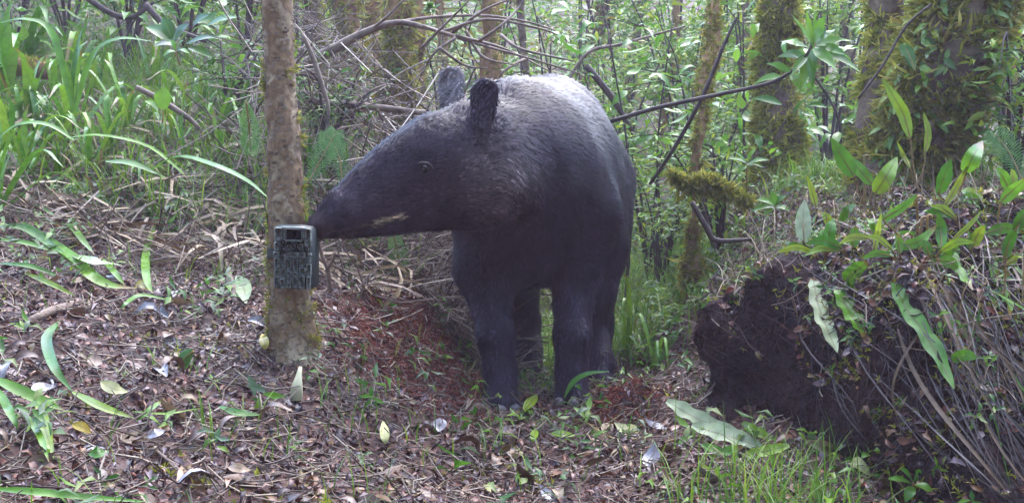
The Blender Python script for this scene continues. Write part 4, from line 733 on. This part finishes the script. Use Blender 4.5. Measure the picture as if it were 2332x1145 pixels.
# feather ferns
def feather(name, label, pts, wpx, d, mat):
    W = catmull([P(a, b, d+.03*i) for i, (a, b) in enumerate(pts)], 26); dm = d; root = thing(name, label, 'fern', W[0]); t = unit(np.gradient(W, axis=0)); sd_ = unit(np.cross(t, [0, -1, .2])); parts = []
    for i in range(1, 26):
        L_ = wpx/FOC*dm/2*math.sin(math.pi*min(1, .12+.88*(1-i/26)))**.7
        for s in (-1, 1): a = W[i]; parts.append(ribbon([a, a+sd_[i]*s*L_*.5+t[i]*L_*.2+[0, 0, .004], a+sd_[i]*s*L_+t[i]*L_*.45-np.array([0, 0, L_*.1])], [.002, .0042, .0036, .001], side=(0, -1, .3), n=4))
    v, f, u = stack(parts); link('frond', mesh_np('frond', local(v, root), f, mat), root); v, f, _ = tube(W[::3], [.0025, .0008], 12, 5); link('stalk', mesh_np('stalk', local(v, root), f, m_stalk), root)
m_feather = M('feather_fern', [(.05, .15, .03), (.10, .23, .05), (.15, .28, .07)], 'noise', .4, .4, .3, noise=30)
for lab, pts, w, d in (('feathery fern frond drooping left of the slim tree', [(560, 230), (568, 290), (570, 350)], 52, 3.0), ('blue-green feathery fern right of the slim tree', [(700, 420), (735, 355), (765, 300)], 70, 3.1), ('second feathery fern leaning behind the tapir snout', [(780, 420), (770, 350), (740, 300)], 60, 3.3), ('bright feathery fern at the right end of the bank', [(2332, 420), (2300, 350), (2262, 300)], 80, 3.0), ('small feathery fern climbing the mossy limb', [(2085, 165), (2070, 125), (2060, 105)], 34, 3.3), ('small grey-green fern lying on the litter', [(440, 800), (425, 812), (412, 825)], 40, 2.25), ('feathery fern hanging under the tapir jaw', [(890, 520), (905, 570), (912, 640)], 50, 3.3)): feather('feather_fern', lab, pts, w, d, m_feather)

# ------------------------------------------------------------------ shrubs and undergrowth
def shrub(label, x, y, h, spread, n, leaf, mat, group, seed, sparse=.5):
    r = np.random.default_rng(seed); z0 = gz(x, y)-.02; t = thing('leafy_shrub', label, 'shrub', (x, y, z0), group); pos, dirs, sp = [], [], []
    for k in range(6):
        a = r.uniform(0, 6.283); e = np.array([x+math.cos(a)*spread*r.uniform(.3, 1), y+math.sin(a)*spread*r.uniform(.3, 1), z0+h*r.uniform(.7, 1.05)]); m_ = np.array([x, y, z0])*.5+e*.5+np.array([0, 0, h*.15])
        path = catmull([(x, y, z0), m_, e], 10); sp.append(tube(path, [.010, .003], 7, 4, cap=False))
        for s_ in range(5):
            i = r.integers(3, 10); q = path[i]+r.normal(0, 1, 3)*spread*np.array([.5, .5, .3]); sp.append(tube([path[i], path[i]*.5+q*.5+[0, 0, .03], q], [.004, .0015], 4, 3, cap=False))
            c = int(n*.8)//30; uu = r.random((c, 1))**.6; pos.append(path[i]*(1-uu)+q*uu+r.normal(0, leaf*.7, (c, 3))); dirs.append(np.tile(unit(q-path[i]), (c, 1)))
    pos = np.vstack(pos); dirs = unit(np.vstack(dirs)*.6+r.normal(0, .8, pos.shape)*[1, 1, .45]+[0, 0, -.1]); nn = unit(np.array([0, -.15, 1.])+r.normal(0, .4, pos.shape)); out = []
    w = r.integers(0, 4, len(pos))
    for k in range(4):
        m_ = w == k; a, b, _ = instances(LEAF[k][0], LEAF[k][1], pos[m_], basis(dirs[m_], nn[m_]), r.uniform(.6, 1.25, m_.sum())*leaf); out.append((a, b))
    v, f, _ = stack(out); link('foliage', mesh_np('foliage', local(v, t), f, mat), t, kind='stuff')
    v, f, _ = stack(sp); link('stems', mesh_np('stems', local(v, t), f, m_dbranch), t)
def at(px, d): return (px-CX)/FOC*d, d
SH = 'small-leaved shrubs in the misty undergrowth'; sh_lab = 'small-leaved green shrub in the misty undergrowth'
for k, (px, d, h, sp, n, lf) in enumerate(((1480, 5.0, .75, .3, 900, .05), (1600, 5.4, .95, .35, 1000, .055), (1700, 6.0, 1.2, .4, 1000, .06), (1380, 6.2, 1.1, .4, 1000, .06), (1560, 6.8, 1.5, .5, 1200, .07), (1250, 6.6, 1.3, .45, 1000, .06), (1880, 5.6, 1.1, .4, 1000, .06), (1420, 8, 2.0, .6, 1200, .08), (1660, 8.4, 2.2, .7, 1200, .085), (1120, 7.6, 1.7, .6, 1000, .075), (1010, 6.4, 1.0, .4, 800, .06), (1800, 7.2, 1.8, .6, 1000, .075), (1950, 8, 2.0, .7, 1000, .08), (2120, 6.5, 1.5, .6, 1000, .07), (2290, 5.0, 1.0, .45, 1000, .06), (2380, 4.2, .8, .4, 900, .06), (2250, 7.5, 1.9, .7, 900, .08),
                                                  (560, 6.2, .9, .4, 900, .06), (430, 6.0, .8, .4, 900, .06), (300, 5.6, .8, .4, 900, .06), (160, 5.8, .9, .45, 900, .06), (40, 5.4, .9, .4, 900, .06), (-80, 5.0, .8, .4, 800, .06), (680, 6.8, 1.0, .4, 800, .06), (820, 7.4, 1.2, .5, 800, .065), (920, 8.4, 1.8, .6, 900, .08), (650, 8.2, 1.6, .6, 900, .08), (480, 7.6, 1.4, .5, 900, .07), (240, 7.4, 1.4, .6, 900, .075), (60, 7.8, 1.5, .6, 900, .08), (1320, 9.5, 2.2, .8, 900, .09), (1540, 10, 2.4, .8, 900, .09), (1760, 10, 2.4, .8, 900, .09))):
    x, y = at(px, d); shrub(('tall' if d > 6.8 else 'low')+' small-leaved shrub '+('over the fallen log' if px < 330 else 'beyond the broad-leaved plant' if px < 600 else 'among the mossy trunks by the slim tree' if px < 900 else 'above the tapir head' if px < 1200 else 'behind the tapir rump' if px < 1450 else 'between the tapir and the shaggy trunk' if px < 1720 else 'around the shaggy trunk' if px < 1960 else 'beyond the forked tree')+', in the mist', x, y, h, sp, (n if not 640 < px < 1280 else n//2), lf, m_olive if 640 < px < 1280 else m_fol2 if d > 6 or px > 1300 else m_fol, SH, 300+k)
for k, (lab, px, d, h, sp, n, lf) in enumerate((('leafy green shrub filling the gap between tapir rump and bank', 1500, 4.3, .5, .22, 700, .04), ('low leafy shrub just behind the bank tip', 1640, 3.9, .42, .2, 700, .04), ('bright low shrub right of the slim tree', 745, 3.9, .45, .16, 500, .04), ('leafy shrub at the right end of the bank top', 2300, 3.4, .55, .22, 700, .05), ('low small-leaved shrub left of the slim tree', 520, 4.4, .4, .25, 700, .04))):
    x, y = at(px, d); shrub(lab, x, y, h, sp, n, lf, m_fol2 if px > 1300 else m_fol, None, 400+k)
# larger-leaved saplings at mid distance: every leaf a part
LM = [mesh_np('leaf', v, f, m_shrub, uv=u) for v, f, u in LEAFN]
def sapling(label, px, d, ytop, n, leaf, seed, group=None):
    r = np.random.default_rng(seed); x, y = at(px, d); z0 = gz(x, y)-.02; t = thing('sapling', label, 'sapling', (x, y, z0), group); zt = CAM_H+(480-ytop)/FOC*d-z0
    path = catmull([(0, 0, 0), (r.normal(0, .04), 0, zt*.5), (r.normal(0, .08), 0, zt)], 12); v, f, _ = tube(path, [.008, .003], 10, 5); link('stem', mesh_np('stem', v, f, m_dbranch), t)
    for i in range(n):
        u = r.uniform(.35, 1); q = path[int(u*11)]; a = r.uniform(0, 6.283); o_ = np.array([math.cos(a), math.sin(a), r.uniform(.0, .6)])*r.uniform(.02, .24); dr = unit(np.array([math.cos(a), math.sin(a)*.8, r.uniform(-.7, .4)]))
        R = basis(dr[None], unit(np.array([[0, -.3, 1.]])+r.normal(0, .3, (1, 3))))[0]*leaf*r.uniform(.7, 1.3); link('leaf', LM[r.integers(4)], t, matrix=mtx(R, q+o_))
for k, (lab, px, d, yt, n, lf) in enumerate((('sapling with long leaves over the tapir rump', 1420, 4.4, 60, 46, .10), ('leafy sapling between the tapir and the thin crossing branch', 1520, 4.8, 40, 40, .10), ('tall leafy sapling before the moss-shaggy trunk', 1690, 4.6, 30, 44, .11), ('leafy sapling between shaggy trunk and forked tree', 1900, 4.2, 120, 40, .10), ('leafy sapling right of the forked tree', 2300, 4.0, 60, 44, .11), ('sapling with wet leaves behind the slim tree top', 560, 5.0, 20, 36, .11), ('dark-leaved sapling over the fallen log', 60, 5.0, 10, 40, .12), ('leafy sapling over the broad-leaved plant', 300, 5.2, -20, 40, .12), ('leafy sapling above the dead branch twigs', 1250, 5.4, -20, 40, .11))): sapling(lab, px, d, yt, n, lf, 500+k)

# ------------------------------------------------------------------ forest floor
def field(n, x0, x1, y0, y1, dens=None, r=rng):
    x = r.uniform(x0, x1, n); y = r.uniform(y0, y1, n); vis = np.abs(x) < .72*y+.15; x, y = x[vis], y[vis]
    if dens is not None: k = r.random(len(x)) < dens(x, y); x, y = x[k], y[k]
    for c in LEGS.values(): k = np.hypot(x-c[-1][0][0], (y-c[-1][0][1]+.03)*.8) > .062; x, y = x[k], y[k]
    z = ground_z(x, y); p = np.stack([x, y, z], -1); b = (x > .3) & (x < 1.9) & (y < 4.2); k = np.ones(len(x), bool); k[b] = bank_sdf(p[b]) > .004; p = p[k]
    e = .02; nx = -(ground_z(p[:, 0]+e, p[:, 1], False)-ground_z(p[:, 0]-e, p[:, 1], False))/(2*e); ny = -(ground_z(p[:, 0], p[:, 1]+e, False)-ground_z(p[:, 0], p[:, 1]-e, False))/(2*e)
    return p, unit(np.stack([nx, ny, np.ones(len(nx))], -1))
def bank_top(n, thr=.35, r=rng):
    p, nr, i = surf_samples(BV, BF, n, r); nr = -nr if nr[:, 2].mean() < 0 else nr; k = (nr[:, 2] > thr) & (p[:, 2] > .15) & (p[:, 1] < 4.2); return p[k], nr[k]
def bank_face(n, r=rng):                                         # the overgrown part of the bank face, right of the hollow
    p, nr, i = surf_samples(BV, BF, n*2, r); nr = -nr if nr[:, 2].mean() < 0 else nr; k = (nr[:, 1] < .1) & (p[:, 0] > .70+.05*np.sin(p[:, 2]*20)) & (p[:, 2] > -.01) & (fbm(p*9, 2, 37) > -.35); return p[k], nr[k]
LL = [leafT(.55, .10, 4, .2), leafT(.45, .5, 4, .5), leafT(.6, -.25, 4, .35), leafT(.40, .9, 5, .7)]; LLC = [leafT(.55, .10, 3, .2), leafT(.45, .5, 3, .5), leafT(.6, -.25, 3, .35)]; LLN = [leafT(.55, .10, 7, .2), leafT(.45, .5, 7, .5), leafT(.6, -.25, 7, .35), leafT(.40, .9, 7, .7)]
def scatter(name, tmpl, p, nr, size, tilt, mat, label, cat, lift=.004, r=rng, stretch=None):
    out = []; w = r.integers(0, len(tmpl), len(p)); sz = r.uniform(*size, len(p)) if isinstance(size, tuple) else size; R = rand_basis(len(p), nr, tilt, r)
    for k, tm in enumerate(tmpl):
        m_ = w == k
        if m_.any(): a, b, _ = instances(tm[0], tm[1], p[m_]+nr[m_]*lift, R[m_], sz[m_]); out.append((a, b))
    v, f, _ = stack(out); return link(name, mesh_np(name, v, f, mat), None, None, label, cat, None, 'stuff')
soilred = lambda x, y: np.exp(-(((x+.25)/.2)**2+((y-2.95)/.45)**2)**1.5)
p1, n1 = field(25000, -2.2, 1.3, 1.3, 3.9, lambda x, y: 1-.93*soilred(x, y)); p2, n2 = field(5000, -2.4, 2.0, 3.4, 6.0); pb_, nb_ = bank_top(4500, .3); pf_, nf_ = bank_face(4500)
scatter('leaf_litter', LL, np.vstack([p1, p2, pb_, pf_]), np.vstack([n1, n2, nb_, nf_]), (.009, .036), .34, m_litter, 'damp brown leaf litter covering the forest floor', 'leaf litter')
p1, n1 = field(14000, -1.6, 1.2, 1.3, 2.7); scatter('leaf_crumbs', LLC, p1, n1, (.007, .02), .6, m_litter, 'small broken leaf crumbs between the litter leaves', 'leaf litter', .008)
def sticks(name, p, nr, l0, l1, r0, r1, mat, label, cat, tilt=.3, r=rng, lift=.006):
    n = len(p); R = rand_basis(n, nr, tilt, r); th = np.linspace(0, 2*np.pi, 3, endpoint=False); u = np.linspace(-.5, .5, 4)
    V = np.stack([np.repeat(u, 3), np.tile(np.cos(th), 4)*np.repeat(1-.35*(u+.5), 3), np.tile(np.sin(th), 4)*np.repeat(1-.35*(u+.5), 3)], -1); F = np.array([(i*3+j, i*3+(j+1) % 3, i*3+3+(j+1) % 3, i*3+3+j) for i in range(3) for j in range(3)])
    L_ = r.uniform(l0, l1, n)**1.0; rr = r.uniform(r0, r1, n); W = V[None]*np.stack([L_, rr, rr], -1)[:, None]; bend = r.normal(0, .12, (n, 2)); uu = V[None, :, 0]
    W[:, :, 1] += L_[:, None]*bend[:, :1]*(uu**2*4-.4)+.04*L_[:, None]*np.sin(uu*9+bend[:, :1]*50); W[:, :, 2] += L_[:, None]*np.abs(bend[:, 1:])*(uu**2*2)
    v = (np.einsum('nij,nmj->nmi', R, W)+(p+nr*lift)[:, None]).reshape(-1, 3); f = (F[None]+(np.arange(n)*len(V))[:, None, None]).reshape(-1, 4)
    return link(name, mesh_np(name, v, f, mat), None, None, label, cat, None, 'stuff')
p1, n1 = field(8500, -1.6, 1.3, 1.3, 3.8); p3, n3 = bank_top(2200, .3); p2, n2 = field(2000, -2.2, 2, 3.4, 6)
sticks('twig_litter', np.vstack([p1, p2, p3]), np.vstack([n1, n2, n3]), .03, .16, .0007, .0024, m_twig, 'scattered thin dead twigs on the forest floor', 'twigs', lift=.010)
# dead strap leaves and dry stems on the slope
p1, n1 = field(1300, -2.4, -.35, 3.1, 5.0); st_ = [ribbon([(-.5, 0, 0), (-.15, .05, .10), (.2, -.03, .06), (.5, .06, -.02)], [.014, .036, .03, .01], n=7), ribbon([(-.5, 0, 0), (-.1, -.1, .22), (.25, -.02, .15), (.45, .1, -.05)], [.018, .042, .03, .01], n=7)]
scatter('dead_strap_litter', st_, p1, n1, (.12, .36), .45, m_dead, 'tangle of dry dead strap leaves on the slope', 'dead leaves', .02)
p1, n1 = field(2000, -.62, -.05, 3.35, 4.3); sticks('brush_tangle', p1, n1, .12, .38, .0010, .0032, m_twig, 'tangled heap of dead brush under the tapir jaw', 'brush', .8, lift=.05)
p1, n1 = field(1300, -1.8, -.3, 3.0, 4.6); sticks('brush_on_slope', p1, n1, .12, .4, .0010, .003, m_twig, 'dry stems lying among strap-leaf plants on the slope', 'brush', .6, lift=.04)
p1, n1 = field(24000, -.75, .45, 2.4, 3.6, lambda x, y: np.maximum(soilred(x, y), np.exp(-(((x-.3)/.1)**2+((y-2.79)/.09)**2)))); sticks('red_root_fibres', p1, n1, .015, .07, .0007, .0019, m_rootlet, 'reddish root fibres on the cut trail edge', 'rootlets', .7, lift=.006)
p1, n1 = field(1000, -1.0, .05, 3.6, 5.2); p1 = p1+np.stack([0*p1[:, 0], 0*p1[:, 0], rng.random(len(p1))**1.5*.55], -1); sticks('twig_thicket', p1, n1, .2, .62, .0012, .0042, m_twig, 'thicket of bare brown twigs behind the tapir head', 'twigs', 1.3)
# moss cushions and low green cover
TF2 = [(v_, f_) for v_, f_ in TUFTS]
def tufts(name, p, nr, size, mat, label, cat, tilt=.5, lift=0.):
    out = []; w = rng.integers(0, 4, len(p)); R = rand_basis(len(p), nr, tilt); sz = rng.uniform(.6, 1.3, len(p))*size
    for k in range(4):
        m_ = w == k
        if m_.any(): a, b, _ = instances(TUFTS[k][0], TUFTS[k][1], p[m_]+nr[m_]*lift, R[m_], sz[m_]); out.append((a, b))
    v, f, _ = stack(out); return link(name, mesh_np(name, v, f, mat, False), None, None, label, cat, None, 'stuff')
p1, n1 = field(16000, -1.6, 1.3, 1.4, 4.2, lambda x, y: (fbm(np.stack([x*5, y*5, 0*x], -1), 3, 71) > .42)*.35); pq, nq = bank_top(2500, .2); pg, ng = bank_face(3000); pq = np.vstack([pq, pg]); nq = np.vstack([nq, ng]); p2, n2 = field(5000, .2, 2, 4, 7, lambda x, y: .6+0*x)
tufts('moss_cushions', np.vstack([p1, pq, p2]), np.vstack([n1, nq, n2]), .022, m_mossg, 'low moss patches on the forest floor', 'moss')
ph, nh, _ = surf_samples(BV, BF, 16000); nh = -nh if nh[:, 2].mean() < 0 else nh; k = (nh[:, 2] < .5) & (ph[:, 0] < .95) & (ph[:, 1] < 3.2) & (fbm(ph*14, 3, 19) > -.15); tufts('bank_root_fringe', ph[k], unit(nh[k]+[0, 0, -.5]), .017, M('dark_red_root_fringe', [(.02, .008, .008), (.055, .018, .015), (.09, .03, .02), (.03, .012, .012), (.05, .04, .012)], 'island', .7, .2, noise=30), 'dark reddish root fringe and crumbs in the bank hollow', 'rootlets', .7)
p2, n2 = field(5500, .05, 2, 3.7, 6.5); tufts('yellow_moss_floor', p2, n2, .035, m_moss, 'bright yellow-green moss floor behind the tapir', 'moss', .5)
SPRIG = []
for s_ in range(4):
    r2 = np.random.default_rng(s_); pr = []
    for k in range(5):
        a = k*2.4+r2.normal(0, .3); c, s = math.cos(a), math.sin(a); hgt = .25+.14*k; pr.append((LEAF3[k % 4][0]*.5@np.array([[c, s, .15], [-s, c, 0], [0, 0, 1]])+np.array([0, 0, hgt]), LEAF3[k % 4][1]))
    v, f, _ = stack(pr); SPRIG.append((v, f))
p1, n1 = field(1500, -1.5, 1.0, 1.4, 3.4, lambda x, y: .16+.3*(fbm(np.stack([x*3, y*3, 0*x], -1), 2, 81) > .3)); p2, n2 = field(4200, -2.4, 2.2, 3.4, 6.8, lambda x, y: np.where(x < -.2, .4, .8)); pg, ng = bank_face(260); pt, nt_ = bank_top(1700, .3); scatter('bank_seedlings', SPRIG, np.vstack([pg, pt]), np.vstack([ng, nt_]), (.018, .052), .4, m_fol, 'tiny green seedlings sprinkled over the bank', 'ground cover', 0); p4, n4 = field(4200, -5, -.4, 3.45, 6.5); p3, n3 = p4, n4
scatter('low_green_cover', SPRIG, np.vstack([p1, p2, p3]), np.vstack([n1, n2, n3]), (.03, .10), .35, m_fol, 'small green seedlings and weeds on the ground', 'ground cover', 0)
p2, n2 = field(3000, .1, 1.8, 3.5, 6.2); scatter('trailside_weeds', SPRIG, p2, n2, (.035, .09), .4, m_fol2, 'bright small-leaved weeds behind the tapir', 'weeds', 0)
p2, n2 = field(5000, -8, 7, 6.2, 15); scatter('far_undergrowth', SPRIG, p2, n2, (.14, .38), .4, m_fol2, 'dense far undergrowth fading into mist', 'undergrowth', 0)
r2 = np.random.default_rng(91); n = 28000; y = r2.uniform(7.2, 16, n); x = r2.uniform(-.8, .7, n)*y*1.1; g = ground_z(x, y, False); pz = g+r2.random(n)**1.3*2.4; pp = np.stack([x, y, pz], -1); k = fbm(pp*1.3, 3, 93) > -.12; pp = pp[k]
scatter('far_foliage', LEAF3, pp, np.tile([0, 0, 1.], (len(pp), 1)), (.07, .16), .7, m_fol2, 'mass of pale foliage on the far forest slope', 'foliage', 0)
# grass
def grass(name, p, l0, l1, w, label, mat, lean=.5):
    n = len(p); a = rng.uniform(0, 6.283, n); L_ = rng.uniform(l0, l1, n); o_ = np.stack([np.cos(a), np.sin(a), 0*a], -1); s_ = np.stack([-np.sin(a), np.cos(a), 0*a], -1); le = rng.uniform(.2, 1.1, n)*lean; ws = rng.uniform(.6, 1.3, n)*w; rows = []
    for u in (0, .3, .6, .85, 1): c = p+o_*(L_*le*u**1.7)[:, None]+np.array([0, 0, 1.])*(L_*(u-.42*le*u**2.4))[:, None]; ww = ws*(1-u**2*.97); rows += [c-s_*ww[:, None]/2, c+s_*ww[:, None]/2]
    V = np.stack(rows, 1); F = np.array([(2*i, 2*i+1, 2*i+3, 2*i+2) for i in range(4)]); return link(name, mesh_np(name, V.reshape(-1, 3), (F[None]+(np.arange(n)*10)[:, None, None]).reshape(-1, 4), mat), None, None, label, 'grass', None, 'stuff')
p1, n1 = field(1900, .2, .95, 1.6, 2.5, lambda x, y: np.exp(-(((x-.48)/.14)**2+((y-2.06)/.14)**2))); grass('bank_foot_grass', p1, .08, .2, .0032, 'thin arching grass at the foot of the bank', m_grass, .8)
p1, n1 = field(5200, -1.5, .8, 1.4, 3.4, lambda x, y: .04+.5*(fbm(np.stack([x*4, y*4, 0*x], -1), 2, 95) > .45)); grass('sparse_grass', p1, .04, .12, .0028, 'sparse grass blades through the leaf litter', m_grass, .9)
p1, n1 = field(6000, -2.6, -.3, 3.4, 5.8); grass('slope_grass', p1, .08, .26, .0055, 'green grass among strap-leaf plants on the slope', m_grass, .9)
p1, n1 = field(3000, .1, 1.2, 3.4, 5.6); grass('trail_grass', p1, .08, .2, .005, 'grass along the trail behind the tapir', m_grass, .9)
p3, n3 = bank_top(1500, .2); grass('bank_grass', p3, .05, .18, .003, 'fine dry grass on the bank top', m_dead, 1.0)
# the leaves and sticks that stand out one by one
m_tan = M('tan_leaf', [(.34, .22, .13), (.42, .30, .19)], 'object', .4, .4, .1, noise=30, rib=(.2, .12, .07)); m_yel = M('yellow_leaf', [(.45, .30, .03), (.50, .38, .08)], 'object', .4, .4, .15, noise=30, rib=(.3, .2, .04)); m_ylg = M('pale_yellow_leaf', [(.42, .40, .12), (.46, .42, .18)], 'object', .4, .4, .15, noise=30, rib=(.3, .25, .1)); m_gry = M('grey_wet_leaf', [(.17, .14, .15), (.24, .22, .24)], 'object', .25, .6, 0, noise=30, rib=(.12, .1, .1)); m_brn = M('brown_leaf', [(.13, .065, .04), (.20, .11, .06), (.10, .05, .04)], 'object', .35, .5, .05, noise=30, rib=(.07, .035, .02)); m_cream = M('cream_wood', [(.62, .54, .32), (.70, .62, .42)], 'noise', .5, .4, 0, noise=20)
BW = (.15, .8, 1, .95, .6, .1)
for lab, pts, w, mm in (('ochre yellow fallen leaf near the strap leaves', [(165, 965), (188, 972), (207, 985)], 24, m_yel), ('pale yellow curled leaf among the litter', [(230, 868), (258, 885), (290, 892)], 30, m_ylg), ('round tan leaf on the litter', [(520, 1062), (545, 1066), (570, 1070)], 24, m_tan), ('broad grey-green ribbed leaf leaning by the dead stick', [(540, 628), (556, 660), (560, 690)], 38, m_pale), ('pinkish tan leaf on the brush below the tapir snout', [(835, 640), (865, 652), (890, 662)], 24, m_tan), ('pale upright leaf blade tip on the trail edge', [(878, 1010), (876, 985), (872, 958)], 22, m_ylg), ('blue-grey fallen leaf on the litter', [(335, 990), (355, 985), (375, 978)], 30, m_gry), ('round grey-green leaf on the litter', [(205, 1030), (225, 1030), (248, 1025)], 34, m_fern), ('yellow leaf propped at the slim tree foot', [(605, 795), (602, 778), (596, 760)], 22, m_yel), ('orange-brown leaf in the heap of strap leaves', [(305, 655), (322, 648), (342, 660)], 24, m_yel), ('big curled brown leaf below the camera box', [(800, 640), (815, 625), (835, 632)], 30, m_brn), ('brown leaf beside the tapir hoof', [(1130, 975), (1155, 980), (1180, 985)], 24, m_brn), ('light green leaf beside the tapir hoof', [(1192, 935), (1210, 915), (1222, 898)], 24, m_ferny), ('pale green leaf pair on the trail', [(1255, 985), (1280, 988), (1310, 990)], 20, m_ferny), ('small upright green leaf on the trail', [(1212, 1005), (1217, 990), (1220, 975)], 18, m_ferny), ('arched glossy leaf over the tapir left fore hoof', [(1285, 905), (1305, 870), (1340, 850), (1388, 845)], 13, m_strap)):
    blade_px('fallen_leaf', pts, w, mm, lab, 'leaf', lift=.02, prof=BW, n=9, d=2.82 if 'arched' in lab else None)
cw = [on_ground(672, 918)+np.array([0, 0, -.005])]; d0 = float((cw[0]-CAM)@_F); cw += [P(676, 880, d0-.01), P(684, 834, d0+.01)]
v, f, u = ribbon(cw, [.022, .026, .023, .012, .006], side=(0, -1, .2), crease=.15, n=8); o_ = link('wood_chip', mesh_np('wood_chip', v-cw[0], f, m_cream), None, cw[0], 'upright cream wood chip standing in the litter', 'wood chip'); sm_ = o_.modifiers.new('thick', 'SOLIDIFY'); sm_.thickness = .004
for lab, pts, r0, mm in (('weathered grey stick end on the slope litter', [(62, 748), (115, 722), (185, 698)], 11, m_branch), ('upright reddish dead stick beside the ribbed leaf', [(512, 592), (526, 650), (538, 700)], 9, m_branch), ('thin pale stem leaning from the dead stick', [(480, 815), (505, 760), (532, 700)], 3, m_branch), ('long thin stick lying at the slim tree foot', [(712, 772), (790, 780), (882, 784)], 4, m_branch), ('thin red twig on the trail beside the grass', [(1455, 1035), (1560, 1008), (1690, 1000)], 4, M('red_twig', [(.13, .04, .035), (.2, .08, .06)], 'noise', .5, .4, noise=30)), ('orange crooked twig on the trail', [(1330, 970), (1400, 1010), (1465, 1008)], 3.5, m_stalk), ('straight twig lying on the litter', [(600, 1100), (700, 1080), (775, 1068)], 4, m_branch), ('short thick brown twig in the litter', [(360, 1040), (400, 1075), (425, 1100)], 5, m_branch), ('pale twig lying beside the tapir fore hoof', [(950, 905), (1010, 910), (1065, 930)], 3.5, m_branch), ('stick lying beside the grey stick end', [(90, 850), (180, 835), (240, 845)], 3, m_branch), ('pale peeled stick in the heap of strap leaves', [(128, 520), (160, 550), (182, 566)], 7, m_stalk), ('dry stem lying across the slope', [(215, 425), (290, 412), (352, 416)], 4, m_stalk), ('tan leaf-stalk lying left of the slim tree', [(480, 500), (530, 492), (590, 496)], 7, m_stalk), ('orange-brown stem leaning against the slim tree', [(480, 440), (530, 465), (590, 500)], 4, m_stalk), ('thin root sticking out of the bank hollow', [(1590, 930), (1630, 880), (1665, 835)], 3, m_branch)):
    W = [on_ground(a, b)+np.array([0, -.006, .012]) for a, b in pts]; d0 = np.mean([(w_-CAM)@_F for w_ in W]); v, f, _ = tube(W, [r0*.8/FOC*d0, r0/FOC*d0, r0*.7/FOC*d0], 14, 8, .001, 60); link('stick', mesh_np('stick', v-W[0], f, mm), None, W[0], lab, 'stick')
# litter leaves large enough to pick out singly
LMs = {n_: [mesh_np('fallen_leaf', v, f, mm, uv=u) for v, f, u in LLN] for n_, mm in (('brown', m_brn), ('tan', m_tan), ('grey', m_gry), ('yellowish', m_ylg))}
r3 = np.random.default_rng(55); pk, nk = field(420, -1.2, .75, 1.5, 2.75, None, r3); pk, nk = pk[:170], nk[:170]; Rk = rand_basis(len(pk), nk, .35, r3)
for i in range(len(pk)):
    kd = r3.choice(['brown', 'brown', 'brown', 'tan', 'grey', 'grey', 'yellowish'], p=[.17, .17, .17, .17, .14, .14, .04]); R = Rk[i]*r3.uniform(.035, .075)
    link('fallen_leaf', LMs[kd][r3.integers(4)], None, label={'brown': 'wet brown fallen leaf lying on the litter', 'tan': 'dry tan fallen leaf lying on the litter', 'grey': 'dull wet grey fallen leaf lying on the litter', 'yellowish': 'small faded yellow leaf lying on the litter'}[kd], cat='leaf', group=kd+' leaves on the litter', matrix=mtx(R, pk[i]+nk[i]*.010))

# ------------------------------------------------------------------ unseen foliage added around and above the view to block light
r4 = np.random.default_rng(17); n = 26000; a = r4.uniform(0, 2*np.pi, n); rad = r4.uniform(4.0, 8.5, n); pp = np.stack([np.cos(a)*rad, np.sin(a)*rad+.5, r4.random(n)*5.6], -1); k = (pp[:, 1] < .55*np.abs(pp[:, 0])) & (fbm(pp*.9, 2, 6) > -.45); pp = pp[k]; pp[:, 2] += ground_z(pp[:, 0], pp[:, 1], False)*.6; pp[:, 2] = np.minimum(pp[:, 2], 6.8)
scatter('shading_foliage', LEAF3, pp, np.tile([0, 0, 1.], (len(pp), 1)), (.28, .6), .8, m_fol, 'unseen forest foliage added around the clearing to block low light', 'foliage', 0, r4)
n = 5200; pp = np.stack([r4.uniform(-8, 8, n), r4.uniform(-5, 14, n), r4.uniform(4.6, 7.0, n)], -1); pp = pp[(fbm(pp*np.array([.8, .8, .3]), 3, 12) > .0) & (pp[:, 1] < 3.4)]
scatter('shading_canopy', LEAF3, pp, np.tile([0, 0, 1.], (len(pp), 1)), (.3, .6), .5, m_fol, 'unseen broken leaf canopy added overhead to shade the scene', 'canopy', 0, r4)

# ------------------------------------------------------------------ mist
hz = bpy.data.materials.new('mist'); hz.use_nodes = True; nt = hz.node_tree; nt.nodes.clear(); out = nt.nodes.new('ShaderNodeOutputMaterial'); pv = nt.nodes.new('ShaderNodeVolumePrincipled')
pv.inputs['Color'].default_value = (1.0, .78, 1.0, 1); pv.inputs['Density'].default_value = .0055; pv.inputs['Anisotropy'].default_value = .2; nt.links.new(pv.outputs[0], out.inputs['Volume'])
hx = np.array([(x, y, z) for z in (-2.0, 8.0) for x, y in ((-31, -11), (31, -11), (31, 41), (-31, 41))]); hf = np.array([(0, 3, 2, 1), (4, 5, 6, 7), (0, 1, 5, 4), (1, 2, 6, 5), (2, 3, 7, 6), (3, 0, 4, 7)])
link('haze', mesh_np('haze', hx, hf, hz, False), kind='stuff')
